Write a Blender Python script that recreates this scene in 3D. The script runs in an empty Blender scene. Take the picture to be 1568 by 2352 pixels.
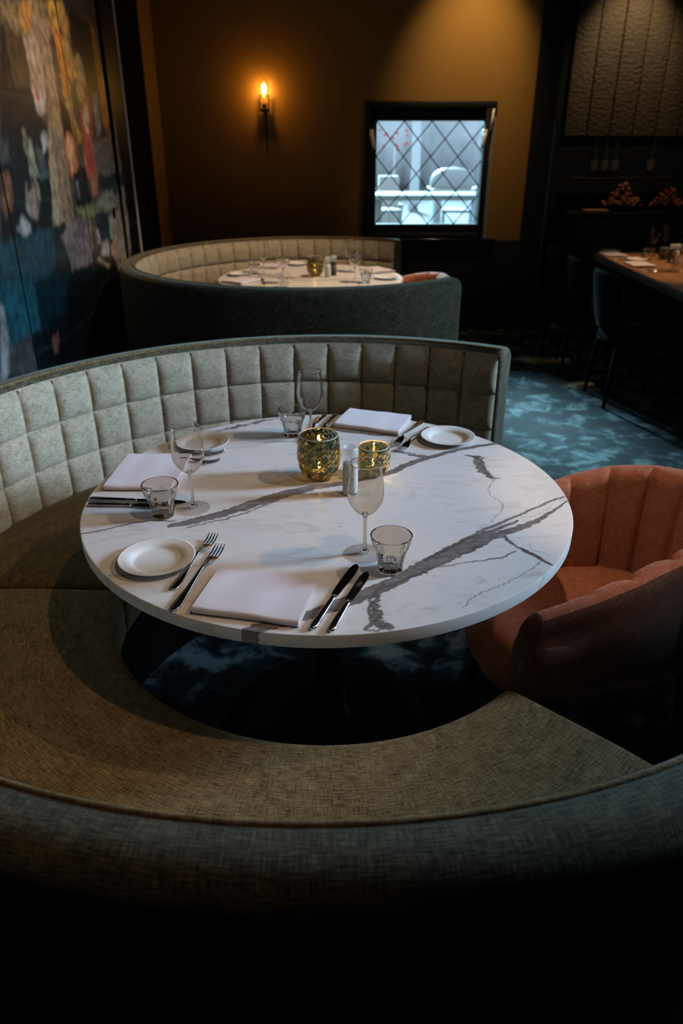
import bpy, math, random
import numpy as np
from mathutils import Vector, Matrix
R = math.radians
PI = math.pi
rng = random.Random(7)

# ------------------------------------------------------------------ camera, world, lights, exposure
sc = bpy.context.scene
col = sc.collection
CZ, TH, FPX, W, H = 1.5503, R(26.9), 1680.0, 1568, 2352
cam_d = bpy.data.cameras.new('camera')
cam = bpy.data.objects.new('camera', cam_d)
col.objects.link(cam)
cam.location = (0, 0, CZ)
cam.rotation_euler = (PI / 2 - TH, 0, 0)
cam_d.sensor_fit = 'VERTICAL'
cam_d.sensor_height = 36.0
cam_d.lens = FPX / H * 36.0
cam_d.clip_start = 0.02
cam_d.dof.use_dof = True
cam_d.dof.focus_distance = 1.55
cam_d.dof.aperture_fstop = 3.6
sc.camera = cam
sc.view_settings.view_transform = 'Standard'
sc.view_settings.look = 'None'
sc.view_settings.exposure = 0.0
sc.view_settings.gamma = 1.0
sc.cycles.use_denoising = True
sc.cycles.max_bounces = 10
sc.cycles.transparent_max_bounces = 24
sc.cycles.diffuse_bounces = 3
sc.cycles.glossy_bounces = 4
sc.cycles.transmission_bounces = 8
sc.cycles.sample_clamp_indirect = 4.0

world = bpy.data.worlds.new('world')
sc.world = world
world.use_nodes = True
bg = world.node_tree.nodes['Background']
bg.inputs[0].default_value = (0.60, 0.80, 1.0, 1)
bg.inputs[1].default_value = 1.3


def lamp(name, kind, loc, energy, color, aim=None, size=None, spot=None, blend=0.5, size_y=None):
    d = bpy.data.lights.new(name, kind)
    d.energy = energy
    d.color = color
    if kind == 'SPOT':
        d.spot_size = R(spot)
        d.spot_blend = blend
        d.shadow_soft_size = size or 0.03
    elif kind == 'AREA':
        d.shape = 'RECTANGLE'
        d.size = size
        d.size_y = size_y or size
    else:
        d.shadow_soft_size = size or 0.02
    o = bpy.data.objects.new(name, d)
    o.location = loc
    if aim is not None:
        o.rotation_euler = (Vector(aim) - Vector(loc)).to_track_quat('-Z', 'Y').to_euler()
    col.objects.link(o)
    return o


WARM = (1.0, 0.72, 0.46)
# daylight through the window in the right-hand wall
d_ = lamp('daylight_side_window', 'AREA', (3.42, 2.12, 2.05), 38, (0.48, 0.72, 1.0), (-0.5, 1.80, 0.95), 0.55, size_y=0.8)
d_.data.spread = R(75)
d_ = lamp('daylight_rear_side_window', 'AREA', (3.50, 3.95, 1.75), 28, (0.48, 0.78, 1.0), (0.7, 2.7, 0.75), 0.85, size_y=1.0)
d_.data.spread = R(100)
# bright low sky behind the leaded window
d_ = lamp('daylight_low_sky', 'SUN', (0.2, 12, 5), 25.0, (0.42, 0.80, 0.98), (0.2 + 0.95, 12 - 5.6, 5 - 2.65))
d_.data.angle = R(15)
# ceiling spots
lamp('ceiling_spot_table', 'SPOT', (1.95, 1.58, 3.10), 100, WARM, (-0.42, 1.92, 0.7), 0.025, 47, 1.0)
lamp('ceiling_spot_booth', 'SPOT', (0.66, 0.86, 3.10), 47, WARM, (-0.85, 1.25, 0.46), 0.025, 50, 0.9
     )
lamp('ceiling_spot_armchair', 'SPOT', (0.25, 1.30, 3.10), 85, WARM, (0.88, 1.74, 0.5), 0.025, 25, 0.6)
lamp('ceiling_spot_far_table', 'SPOT', (0.75, 4.60, 3.10), 230, WARM, (-0.40, 5.1, 0.7), 0.03, 54, 0.6)
lamp('ceiling_spot_wall', 'SPOT', (1.08, 6.12, 3.10), 88, (1.0, 0.68, 0.32), (1.02, 6.8, 2.05), 0.04, 62, 1.0)
lamp('ceiling_spot_panelling', 'SPOT', (2.42, 6.72, 3.10), 46, (1.0, 0.70, 0.40), (2.42, 7.28, 2.0), 0.03, 62, 0.8)
lamp('ceiling_spot_mural', 'SPOT', (-0.55, 3.95, 3.10), 105, (1.0, 0.66, 0.34), (-1.48, 4.12, 2.10), 0.03, 56, 1.0)
lamp('ceiling_spot_long_table', 'SPOT', (2.75, 5.3, 3.10), 180, (1.0, 0.62, 0.34), (2.5, 5.4, 0.75), 0.03, 40, 0.6)
# filament of the wall lamp
lamp('sconce_filament_light', 'POINT', (-0.628, 6.70, 1.905), 2.9, (1.0, 0.45, 0.055), size=0.02)


# ------------------------------------------------------------------ measured photograph points -> places in the room
_c, _s = math.cos(TH), math.sin(TH)


def _ray(x, y):
    u = (x - W / 2) / FPX
    v = -(y - H / 2) / FPX
    return u, _c + v * _s, -_s + v * _c


def at_z(x, y, z):
    d = _ray(x, y)
    t = (z - CZ) / d[2]
    return Vector((d[0] * t, d[1] * t, z))


def at_y(x, y, Y):
    d = _ray(x, y)
    t = Y / d[1]
    return Vector((d[0] * t, Y, CZ + d[2] * t))


def at_x(x, y, X):
    d = _ray(x, y)
    t = X / d[0]
    return Vector((X, d[1] * t, CZ + d[2] * t))


# ------------------------------------------------------------------ mesh helpers
class MB:
    """collects vertices and faces of ONE mesh"""

    def __init__(self):
        self.v, self.f, self.mi, self.uv = [], [], [], []

    def add(self, verts, faces, mi=0, uvs=None):
        b = len(self.v)
        self.v += [tuple(p) for p in verts]
        for f in faces:
            self.f.append(tuple(b + i for i in f))
            self.mi.append(mi)
        self.uv += list(uvs) if uvs is not None else [(p[0], p[1]) for p in verts]

    def box(self, x0, x1, y0, y1, z0, z1, mi=0, bev=0.0):
        if bev > 0:
            b = min(bev, (x1 - x0) / 2.01, (y1 - y0) / 2.01, (z1 - z0) / 2.01)
            prof = [(z0, b), (z0 + b * .3, b * .3), (z0 + b, 0), (z1 - b, 0), (z1 - b * .3, b * .3), (z1, b)]
            rings = []
            for z, i in prof:
                ring = []
                for (cx, cy, a0) in ((x1 - i - b, y1 - i - b, 0), (x0 + i + b, y1 - i - b, 90), (x0 + i + b, y0 + i + b, 180), (x1 - i - b, y0 + i + b, 270)):
                    for k in range(4):
                        a = R(a0 + 30 * k)
                        ring.append((cx + b * math.cos(a), cy + b * math.sin(a), z))
                rings.append(ring)
            self.loft(rings, mi=mi, cap=True)
            return
        v = [(x0, y0, z0), (x1, y0, z0), (x1, y1, z0), (x0, y1, z0), (x0, y0, z1), (x1, y0, z1), (x1, y1, z1), (x0, y1, z1)]
        f = [(3, 2, 1, 0), (4, 5, 6, 7), (0, 1, 5, 4), (1, 2, 6, 5), (2, 3, 7, 6), (3, 0, 4, 7)]
        self.add(v, f, mi)

    def loft(self, rings, mi=0, cap=False, closed=True, uvs=None):
        n, m = len(rings), len(rings[0])
        v = [p for r in rings for p in r]
        f = []
        mm = m if closed else m - 1
        for i in range(n - 1):
            for j in range(mm):
                k = (j + 1) % m
                f.append((i * m + j, i * m + k, (i + 1) * m + k, (i + 1) * m + j))
        if cap:
            f.append(tuple(reversed(range(m))))
            f.append(tuple((n - 1) * m + j for j in range(m)))
        self.add(v, f, mi, uvs)

    def lathe(self, prof, seg=48, c=(0, 0, 0), mi=0, mod=None):
        rings, uvs = [], []
        L = 0
        for i, (r, z) in enumerate(prof):
            if i:
                L += math.hypot(r - prof[i - 1][0], z - prof[i - 1][1])
            ring = []
            for k in range(seg):
                a = 2 * PI * k / seg
                rr = r if mod is None else mod(r, z, a, i)
                ring.append((c[0] + rr * math.cos(a), c[1] + rr * math.sin(a), c[2] + z))
                uvs.append((a * max(r, .01), L))
            rings.append(ring)
        self.loft(rings, mi, uvs=uvs)

    def tube(self, pts, r, seg=10, mi=0, cap=True):
        pts = [Vector(p) for p in pts]
        rr = r if isinstance(r, (list, tuple)) else [r] * len(pts)
        rings = []
        up = None
        for i, p in enumerate(pts):
            t = (pts[min(i + 1, len(pts) - 1)] - pts[max(i - 1, 0)]).normalized()
            if up is None:
                up = Vector((0, 0, 1)) if abs(t.z) < .9 else Vector((1, 0, 0))
            n = (up - t * up.dot(t)).normalized()
            b = t.cross(n)
            up = n
            rings.append([p + (n * math.cos(2 * PI * k / seg) + b * math.sin(2 * PI * k / seg)) * rr[i] for k in range(seg)])
        self.loft(rings, mi, cap=cap)

    def build(self, name, mats, parent=None, smooth=True, loc=None, rotz=None):
        me = bpy.data.meshes.new(name)
        me.from_pydata(self.v, [], self.f)
        if not isinstance(mats, (list, tuple)):
            mats = [mats]
        for m in mats:
            me.materials.append(m)
        if len(mats) > 1:
            me.polygons.foreach_set('material_index', self.mi)
        uvl = me.uv_layers.new(name='UVMap')
        li = np.empty(len(me.loops), dtype=np.int32)
        me.loops.foreach_get('vertex_index', li)
        uvl.data.foreach_set('uv', np.array(self.uv, dtype=np.float32)[li].ravel())
        me.polygons.foreach_set('use_smooth', [bool(smooth)] * len(me.polygons))
        if smooth and smooth is not True:
            me.set_sharp_from_angle(angle=R(smooth))
        me.update()
        o = bpy.data.objects.new(name, me)
        col.objects.link(o)
        if parent is not None:
            o.parent = parent
        if loc is not None:
            o.location = loc
        if rotz is not None:
            o.rotation_euler = (0, 0, rotz)
        return o


def tag(o, label=None, cat=None, group=None, kind=None):
    if label:
        o['label'] = label
    if cat:
        o['category'] = cat
    if group:
        o['group'] = group
    if kind:
        o['kind'] = kind
    return o


def empty(name, loc, rz=0.0):
    o = bpy.data.objects.new(name, None)
    o.location = loc
    o.rotation_euler = (0, 0, rz)
    o.empty_display_size = .05
    col.objects.link(o)
    return o


def copy_tree(o, loc=None, rz=None, parent=None):
    c = o.copy()
    col.objects.link(c)
    if parent is not None:
        c.parent = parent
    if loc is not None:
        c.location = loc
    if rz is not None:
        c.rotation_euler = (0, 0, rz)
    for ch in list(o.children):
        copy_tree(ch, parent=c)
    return c


def struct(o):
    o['kind'] = 'structure'
    return o


# ------------------------------------------------------------------ materials
def new_mat(name):
    m = bpy.data.materials.new(name)
    m.use_nodes = True
    nt = m.node_tree
    return m, nt, nt.nodes['Principled BSDF'], nt.nodes['Material Output']


def N(nt, t, **kw):
    n = nt.nodes.new(t)
    for k, v in kw.items():
        setattr(n, k, v)
    return n


def plain(name, c, rough=.5, metal=0.0, sheen=0.0, coat=0.0, spec=.5, noise=None, bump=None):
    m, nt, p, out = new_mat(name)
    p.inputs['Base Color'].default_value = (*c, 1)
    p.inputs['Roughness'].default_value = rough
    p.inputs['Metallic'].default_value = metal
    p.inputs['Sheen Weight'].default_value = sheen
    p.inputs['Coat Weight'].default_value = coat
    p.inputs['Specular IOR Level'].default_value = spec
    tc = N(nt, 'ShaderNodeTexCoord')
    if noise:
        nz = N(nt, 'ShaderNodeTexNoise')
        nz.inputs['Scale'].default_value = noise[0]
        nz.inputs['Detail'].default_value = 6
        nt.links.new(tc.outputs['Object'], nz.inputs['Vector'])
        mx = N(nt, 'ShaderNodeMix', data_type='RGBA')
        mx.inputs[6].default_value = (*[v * (1 - noise[1]) for v in c], 1)
        mx.inputs[7].default_value = (*[min(1, v * (1 + noise[1])) for v in c], 1)
        nt.links.new(nz.outputs['Fac'], mx.inputs[0])
        nt.links.new(mx.outputs[2], p.inputs['Base Color'])
    if bump:
        nb = N(nt, 'ShaderNodeTexNoise')
        nb.inputs['Scale'].default_value = bump[0]
        nb.inputs['Detail'].default_value = 5
        nt.links.new(tc.outputs['Object'], nb.inputs['Vector'])
        b = N(nt, 'ShaderNodeBump')
        b.inputs['Strength'].default_value = bump[1]
        b.inputs['Distance'].default_value = bump[2]
        nt.links.new(nb.outputs['Fac'], b.inputs['Height'])
        nt.links.new(b.outputs['Normal'], p.inputs['Normal'])
    return m


def fabric(name, base, dark, light, tint=(1.0, .86, .66), sheen=.35, streak=1.0, scale=1.0, bump=.5, blotch=.5):
    """woven chenille: UV in metres, threads running along u and v"""
    m, nt, p, out = new_mat(name)
    L = nt.links.new
    uv = N(nt, 'ShaderNodeUVMap')
    def streaks(su, sv, det):
        mp = N(nt, 'ShaderNodeMapping')
        mp.inputs['Scale'].default_value = (su * scale, sv * scale, 1)
        L(uv.outputs[0], mp.inputs['Vector'])
        nz = N(nt, 'ShaderNodeTexNoise')
        nz.inputs['Scale'].default_value = 1
        nz.inputs['Detail'].default_value = det
        nz.inputs['Roughness'].default_value = .6
        L(mp.outputs[0], nz.inputs['Vector'])
        return nz.outputs['Fac']
    a = streaks(45, 520, 3)
    b = streaks(520, 45, 3)
    cbl = streaks(16, 30, 4)
    def math_(op, x, y):
        n = N(nt, 'ShaderNodeMath', operation=op)
        for i, q in enumerate((x, y)):
            if isinstance(q, (int, float)):
                n.inputs[i].default_value = q
            else:
                L(q, n.inputs[i])
        return n.outputs[0]
    thread = math_('ADD', math_('MULTIPLY', a, .58), math_('MULTIPLY', b, .42))
    mixv = math_('ADD', math_('MULTIPLY', thread, 1 - .35 * blotch), math_('MULTIPLY', cbl, .35 * blotch))
    ramp = N(nt, 'ShaderNodeValToRGB')
    e = ramp.color_ramp.elements
    e[0].position = .39
    e[0].color = (*dark, 1)
    e[1].position = .63
    e[1].color = (*light, 1)
    k = e.new(.50)
    k.color = (*base, 1)
    L(mixv, ramp.inputs[0])
    L(ramp.outputs[0], p.inputs['Base Color'])
    p.inputs['Roughness'].default_value = .85
    p.inputs['Specular IOR Level'].default_value = .15
    p.inputs['Sheen Weight'].default_value = sheen
    p.inputs['Sheen Roughness'].default_value = .45
    p.inputs['Sheen Tint'].default_value = (*tint, 1)
    bp = N(nt, 'ShaderNodeBump')
    bp.inputs['Strength'].default_value = bump
    bp.inputs['Distance'].default_value = .002
    L(thread, bp.inputs['Height'])
    L(bp.outputs['Normal'], p.inputs['Normal'])
    return m


def thin_glass(name, tint=(.97, .985, .98), edge=(.55, .60, .60), refl=1.0, rough=.0):
    m, nt, p, out = new_mat(name)
    nt.nodes.remove(p)
    L = nt.links.new
    tr = N(nt, 'ShaderNodeBsdfTransparent')
    gl = N(nt, 'ShaderNodeBsdfGlossy')
    gl.inputs['Roughness'].default_value = rough
    lw = N(nt, 'ShaderNodeLayerWeight')
    lw.inputs['Blend'].default_value = .25
    rp = N(nt, 'ShaderNodeValToRGB')
    e = rp.color_ramp.elements
    e[0].position = .45
    e[0].color = (*tint, 1)
    e[1].position = 1.0
    e[1].color = (*edge, 1)
    L(lw.outputs['Facing'], rp.inputs[0])
    L(rp.outputs[0], tr.inputs['Color'])
    lw2 = N(nt, 'ShaderNodeLayerWeight')
    lw2.inputs['Blend'].default_value = .5
    pw = N(nt, 'ShaderNodeMath', operation='POWER')
    pw.inputs[1].default_value = 4.0
    L(lw2.outputs['Facing'], pw.inputs[0])
    ml = N(nt, 'ShaderNodeMath', operation='MULTIPLY_ADD', use_clamp=True)
    ml.inputs[1].default_value = .75 * refl
    ml.inputs[2].default_value = .045 * refl
    L(pw.outputs[0], ml.inputs[0])
    mx = N(nt, 'ShaderNodeMixShader')
    L(ml.outputs[0], mx.inputs[0])
    L(tr.outputs[0], mx.inputs[1])
    L(gl.outputs[0], mx.inputs[2])
    L(mx.outputs[0], out.inputs['Surface'])
    return m


def solid_glass(name, c=(1, 1, 1), ior=1.45, rough=0.0):
    m, nt, p, out = new_mat(name)
    p.inputs['Base Color'].default_value = (*c, 1)
    p.inputs['Transmission Weight'].default_value = 1
    p.inputs['Roughness'].default_value = rough
    p.inputs['IOR'].default_value = ior
    return m


def emit(name, c, s):
    m, nt, p, out = new_mat(name)
    nt.nodes.remove(p)
    e = N(nt, 'ShaderNodeEmission')
    e.inputs[0].default_value = (*c, 1)
    e.inputs[1].default_value = s
    nt.links.new(e.outputs[0], out.inputs['Surface'])
    return m


M = {}
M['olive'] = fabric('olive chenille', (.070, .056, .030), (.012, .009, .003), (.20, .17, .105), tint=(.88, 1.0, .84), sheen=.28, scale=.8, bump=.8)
M['olive_lit'] = fabric('olive chenille, light nap', (.41, .355, .26), (.19, .15, .09), (.55, .49, .39), sheen=.30, scale=.95, bump=.6)  # lightened copy of the shell fabric, light on the tufted panel painted in
M['olive_shaded'] = fabric('olive chenille, nap brushed back', (.085, .055, .016), (.020, .011, .003), (.22, .15, .055), sheen=.1)  # darkened seat fabric, shade on the far cushion put into its colour
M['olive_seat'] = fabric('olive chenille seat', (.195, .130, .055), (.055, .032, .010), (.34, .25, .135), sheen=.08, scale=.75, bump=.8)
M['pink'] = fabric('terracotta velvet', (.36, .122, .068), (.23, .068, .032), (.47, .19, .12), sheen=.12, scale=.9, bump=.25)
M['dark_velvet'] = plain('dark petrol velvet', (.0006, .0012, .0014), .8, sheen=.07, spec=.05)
M['pink_shaded'] = fabric('terracotta velvet, outer nap', (.085, .032, .022), (.045, .015, .009), (.14, .065, .05), sheen=.25, scale=.9, bump=.25)  # same velvet darkened, shade on the chair's outside painted in
M['dark_velvet'].node_tree.nodes['Principled BSDF'].inputs['Sheen Roughness'].default_value = .18
M['black_metal'] = plain('black metal', (.012, .012, .012), .4, .6)
M['black_paint'] = plain('black paint', (.006, .006, .007), .6, spec=.3)
M['black_gloss'] = plain('black gloss paint', (.006, .006, .007), .14)
M['black_matte'] = plain('matt black', (.002, .002, .002), .9, spec=.05)
M['steel'] = plain('polished steel', (.55, .54, .53), .16, 1.0)
M['blade'] = plain('knife blade steel', (.42, .41, .40), .10, 1.0)
M['china'] = plain('white china', (.78, .76, .74), .16, coat=.3)
M['napkin'] = plain('lilac white linen', (.70, .64, .69), .9, sheen=.2, spec=.1, bump=(900, .25, .001))
M['glass'] = solid_glass('clear crystal', (1, 1, 1), 1.30, .008)
M['tumbler'] = solid_glass('pressed clear glass', (.99, 1, 1), 1.36, .008)
M['bottle_glass'] = thin_glass('grinder bottle glass', (.93, .955, .96), (.34, .40, .42), 1.2)
M['foot'] = thin_glass('glass foot', (.985, .99, .99), (.62, .66, .66), 1.3)
def frosted():
    m, nt, p, out = new_mat('frosted clear plastic')
    p.inputs['Base Color'].default_value = (.86, .88, .90, 1)
    p.inputs['Roughness'].default_value = .18
    p.inputs['Coat Weight'].default_value = .6
    tr = N(nt, 'ShaderNodeBsdfTransparent')
    tr.inputs['Color'].default_value = (.95, .96, .97, 1)
    mx = N(nt, 'ShaderNodeMixShader')
    mx.inputs[0].default_value = .30
    nt.links.new(tr.outputs[0], mx.inputs[1])
    nt.links.new(p.outputs[0], mx.inputs[2])
    nt.links.new(mx.outputs[0], out.inputs['Surface'])
    return m


M['cap'] = frosted()
M['stem'] = solid_glass('solid clear glass', (.98, 1, 1))
M['etch'] = plain('etched logo', (.62, .62, .66), .7)
M['gold_wall'] = plain('ochre wall paint', (.25, .135, .032), .75, spec=.25, noise=(3, .05), bump=(260, .12, .002))
M['ceiling'] = plain('dark ceiling', (.02, .02, .02), .9)
M['wall_dark'] = plain('dark wall', (.010, .011, .013), .8, spec=.2)
M['oak'] = plain('oak top', (.30, .145, .062), .45, noise=(6, .35))
M['slate_edge'] = plain('dark table edge', (.10, .10, .10), .5)
M['alu'] = plain('aluminium profile', (.62, .60, .56), .5)
M['wax'] = plain('candle wax', (.8, .74, .6), .5)
M['flame'] = emit('candle flame', (1.0, .62, .20), 25)
M['filament'] = emit('glowing filament', (1.0, .66, .22), 90)
M['bulb'] = thin_glass('bulb glass', (.97, .92, .82), (.5, .34, .16), .8)
M['salt'] = plain('coarse salt', (.85, .84, .81), .8, bump=(700, .6, .003), noise=(300, .15))
M['pepper'] = plain('peppercorns', (.03, .025, .02), .7, bump=(600, .6, .003))
M['print_white'] = plain('white print', (.75, .75, .73), .6)
M['print_dark'] = plain('dark print', (.03, .03, .03), .6)
M['pane'] = thin_glass('window pane', (.98, .99, 1.0), (.8, .85, .88), .8)
M['lead'] = plain('lead cames', (.012, .016, .02), .95, 0, spec=.0)
M['handle_white'] = plain('pale window handle', (.85, .78, .72), .45)
M['out_white'] = plain('white garden furniture', (.40, .43, .44), .5)
M['out_grey'] = plain('grey garden table', (.22, .26, .28), .6)
M['out_ground'] = plain('terrace paving', (.19, .19, .20), .9, noise=(2, .15))
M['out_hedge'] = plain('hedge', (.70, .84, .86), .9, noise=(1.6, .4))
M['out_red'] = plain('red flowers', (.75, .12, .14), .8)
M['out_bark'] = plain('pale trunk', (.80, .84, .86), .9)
M['car_white'] = plain('white car paint', (.85, .86, .86), .3, coat=.5)
M['car_glass'] = plain('car window', (.35, .45, .50), .1)
M['tyre'] = plain('tyre', (.05, .05, .05), .8)
M['copper'] = plain('dried copper leaves', (.28, .085, .03), .8, noise=(30, .6))
M['board'] = plain('wooden board', (.42, .24, .07), .5, noise=(12, .3))
M['bottle'] = plain('dark bottle glass', (.012, .02, .02), .05, coat=.6)
M['paper_label'] = plain('bottle label', (.09, .08, .07), .7)


# carpet: dark petrol with cloudy lighter patches
def carpet_mat():
    m, nt, p, out = new_mat('petrol mottled carpet')
    L = nt.links.new
    tc = N(nt, 'ShaderNodeTexCoord')
    mp = N(nt, 'ShaderNodeMapping')
    mp.inputs['Scale'].default_value = (1.0, 1.0, 1)
    L(tc.outputs['Object'], mp.inputs[0])
    a = N(nt, 'ShaderNodeTexNoise')
    a.inputs['Scale'].default_value = 5.8
    a.inputs['Detail'].default_value = 7
    a.inputs['Roughness'].default_value = .62
    a.inputs['Distortion'].default_value = .4
    L(mp.outputs[0], a.inputs['Vector'])
    r = N(nt, 'ShaderNodeValToRGB')
    e = r.color_ramp.elements
    e[0].position = .465
    e[0].color = (.0008, .003, .004, 1)
    e[1].position = .61
    e[1].color = (.11, .138, .14, 1)
    k = e.new(.525)
    k.color = (.010, .026, .030, 1)
    L(a.outputs['Fac'], r.inputs[0])
    b = N(nt, 'ShaderNodeTexNoise')
    b.inputs['Scale'].default_value = 2.2
    L(mp.outputs[0], b.inputs['Vector'])
    r2 = N(nt, 'ShaderNodeValToRGB')
    r2.color_ramp.elements[0].position = .55
    r2.color_ramp.elements[0].color = (0, 0, 0, 1)
    r2.color_ramp.elements[1].position = .72
    r2.color_ramp.elements[1].color = (.45, .45, .45, 1)
    L(b.outputs['Fac'], r2.inputs[0])
    mx = N(nt, 'ShaderNodeMix', data_type='RGBA')
    mx.inputs[7].default_value = (.055, .046, .038, 1)
    L(r2.outputs[0], mx.inputs[0])
    L(r.outputs[0], mx.inputs[6])
    L(mx.outputs[2], p.inputs['Base Color'])
    p.inputs['Roughness'].default_value = .9
    p.inputs['Sheen Weight'].default_value = .04
    p.inputs['Specular IOR Level'].default_value = .1
    return m


M['carpet'] = carpet_mat()


# marble: soft vein fields stored per vertex, ragged into sharp veins by noise
def marble_mat():
    m, nt, p, out = new_mat('white marble with grey veins')
    L = nt.links.new
    at = N(nt, 'ShaderNodeAttribute', attribute_name='vein')
    sep = N(nt, 'ShaderNodeSeparateColor')
    L(at.outputs['Color'], sep.inputs[0])
    tc = N(nt, 'ShaderNodeTexCoord')
    def noise(s, d, dist=0.0, rot=None, stretch=None):
        v = tc.outputs['Object']
        if stretch:
            mp = N(nt, 'ShaderNodeMapping')
            mp.inputs['Rotation'].default_value = (0, 0, rot)
            mp.inputs['Scale'].default_value = stretch
            L(v, mp.inputs[0])
            v = mp.outputs[0]
        n = N(nt, 'ShaderNodeTexNoise')
        n.inputs['Scale'].default_value = s
        n.inputs['Detail'].default_value = d
        n.inputs['Roughness'].default_value = .65
        n.inputs['Distortion'].default_value = dist
        L(v, n.inputs['Vector'])
        return n.outputs['Fac']
    def mth(op, x, y, clamp=False):
        n = N(nt, 'ShaderNodeMath', operation=op, use_clamp=clamp)
        for i, q in enumerate((x, y)):
            if isinstance(q, (int, float)):
                n.inputs[i].default_value = q
            else:
                L(q, n.inputs[i])
        return n.outputs[0]
    def mixc(f, a, b):
        n = N(nt, 'ShaderNodeMix', data_type='RGBA')
        for i, q in ((0, f), (6, a), (7, b)):
            if isinstance(q, tuple):
                n.inputs[i].default_value = (*q, 1)
            elif isinstance(q, (int, float)):
                n.inputs[i].default_value = q
            else:
                L(q, n.inputs[i])
        return n.outputs[2]
    n1 = noise(26, 8, .6, R(-32), (1, 2.6, 1))
    n2 = noise(70, 6, .8)
    n3 = noise(7, 6, 1.2, R(-25), (1, 3.0, 1))
    # broad veins
    f = mth('ADD', sep.outputs[0], mth('MULTIPLY', mth('SUBTRACT', n1, .5), 1.0))
    f = mth('ADD', f, mth('MULTIPLY', mth('SUBTRACT', n2, .5), .35))
    r = N(nt, 'ShaderNodeValToRGB')
    e = r.color_ramp.elements
    e[0].position = .36
    e[0].color = (0, 0, 0, 1)
    e[1].position = .56
    e[1].color = (1, 1, 1, 1)
    L(f, r.inputs[0])
    # dark contour of the broad veins
    rc = N(nt, 'ShaderNodeValToRGB')
    e = rc.color_ramp.elements
    e[0].position = .44
    e[0].color = (0, 0, 0, 1)
    e[1].position = .62
    e[1].color = (0, 0, 0, 1)
    k = e.new(.52)
    k.color = (1, 1, 1, 1)
    L(f, rc.inputs[0])
    # thin veins
    g = mth('ADD', sep.outputs[1], mth('MULTIPLY', mth('SUBTRACT', n2, .5), .5))
    g = mth('ADD', g, mth('MULTIPLY', mth('SUBTRACT', n1, .5), .45))
    rg = N(nt, 'ShaderNodeValToRGB')
    e = rg.color_ramp.elements
    e[0].position = .30
    e[0].color = (0, 0, 0, 1)
    e[1].position = .75
    e[1].color = (1, 1, 1, 1)
    L(g, rg.inputs[0])
    # faint natural clouds and specks
    rs = N(nt, 'ShaderNodeValToRGB')
    e = rs.color_ramp.elements
    e[0].position = .53
    e[0].color = (0, 0, 0, 1)
    e[1].position = .74
    e[1].color = (.6, .6, .6, 1)
    L(n3, rs.inputs[0])
    # hair-fine natural cracks
    n4 = noise(9, 5, 2.2, R(-28), (1, 2.4, 1))
    rh = N(nt, 'ShaderNodeValToRGB')
    e = rh.color_ramp.elements
    e[0].position = .486
    e[0].color = (0, 0, 0, 1)
    e[1].position = .514
    e[1].color = (0, 0, 0, 1)
    k = e.new(.50)
    k.color = (1, 1, 1, 1)
    L(n4, rh.inputs[0])
    n5 = noise(5, 3, 0)
    rm = N(nt, 'ShaderNodeValToRGB')
    rm.color_ramp.elements[0].position = .52
    rm.color_ramp.elements[0].color = (0, 0, 0, 1)
    rm.color_ramp.elements[1].position = .66
    rm.color_ramp.elements[1].color = (.55, .55, .55, 1)
    L(n5, rm.inputs[0])
    base = mixc(rs.outputs[0], (.70, .675, .665), (.42, .37, .33))
    gm = N(nt, 'ShaderNodeMapRange')
    gm.inputs[1].default_value = .38
    gm.inputs[2].default_value = .62
    n6 = noise(20, 8, 1.6, R(-34), (.8, 2.0, 1))
    L(mth('ADD', mth('MULTIPLY', n6, .65), mth('MULTIPLY', n1, .35)), gm.inputs[0])
    greyv = mixc(gm.outputs[0], (.024, .019, .019), (.23, .195, .19))
    base = mixc(mth('MULTIPLY', rh.outputs[0], rm.outputs[0]), base, (.20, .16, .14))
    c = mixc(mth('MULTIPLY', sep.outputs[2], .55), base, (.40, .33, .28))
    c = mixc(mth('MULTIPLY', r.outputs[0], .92), c, greyv)
    c = mixc(mth('MULTIPLY', mth('MULTIPLY', rc.outputs[0], .75), mth('GREATER_THAN', sep.outputs[0], .12)), c, (.045, .036, .034))
    c = mixc(mth('MULTIPLY', rg.outputs[0], .85), c, (.10, .078, .07))
    L(c, p.inputs['Base Color'])
    p.inputs['Roughness'].default_value = .40
    p.inputs['Specular IOR Level'].default_value = .40
    return m


M['marble'] = marble_mat()


def mural_mat():
    m, nt, p, out = new_mat('printed mural panel')
    L = nt.links.new
    at = N(nt, 'ShaderNodeAttribute', attribute_name='print')
    tc = N(nt, 'ShaderNodeTexCoord')
    n = N(nt, 'ShaderNodeTexNoise')
    n.inputs['Scale'].default_value = 24
    n.inputs['Detail'].default_value = 8
    n.inputs['Roughness'].default_value = .7
    L(tc.outputs['Object'], n.inputs['Vector'])
    r = N(nt, 'ShaderNodeValToRGB')
    r.color_ramp.elements[0].position = .3
    r.color_ramp.elements[0].color = (.55, .55, .55, 1)
    r.color_ramp.elements[1].position = .7
    r.color_ramp.elements[1].color = (1.25, 1.25, 1.25, 1)
    L(n.outputs['Fac'], r.inputs[0])
    mx = N(nt, 'ShaderNodeMix', data_type='RGBA', blend_type='MULTIPLY')
    mx.inputs[0].default_value = 1
    L(at.outputs['Color'], mx.inputs[6])
    L(r.outputs[0], mx.inputs[7])
    L(mx.outputs[2], p.inputs['Base Color'])
    p.inputs['Roughness'].default_value = .42
    p.inputs['Specular IOR Level'].default_value = .25
    return m


M['mural'] = mural_mat()


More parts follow.
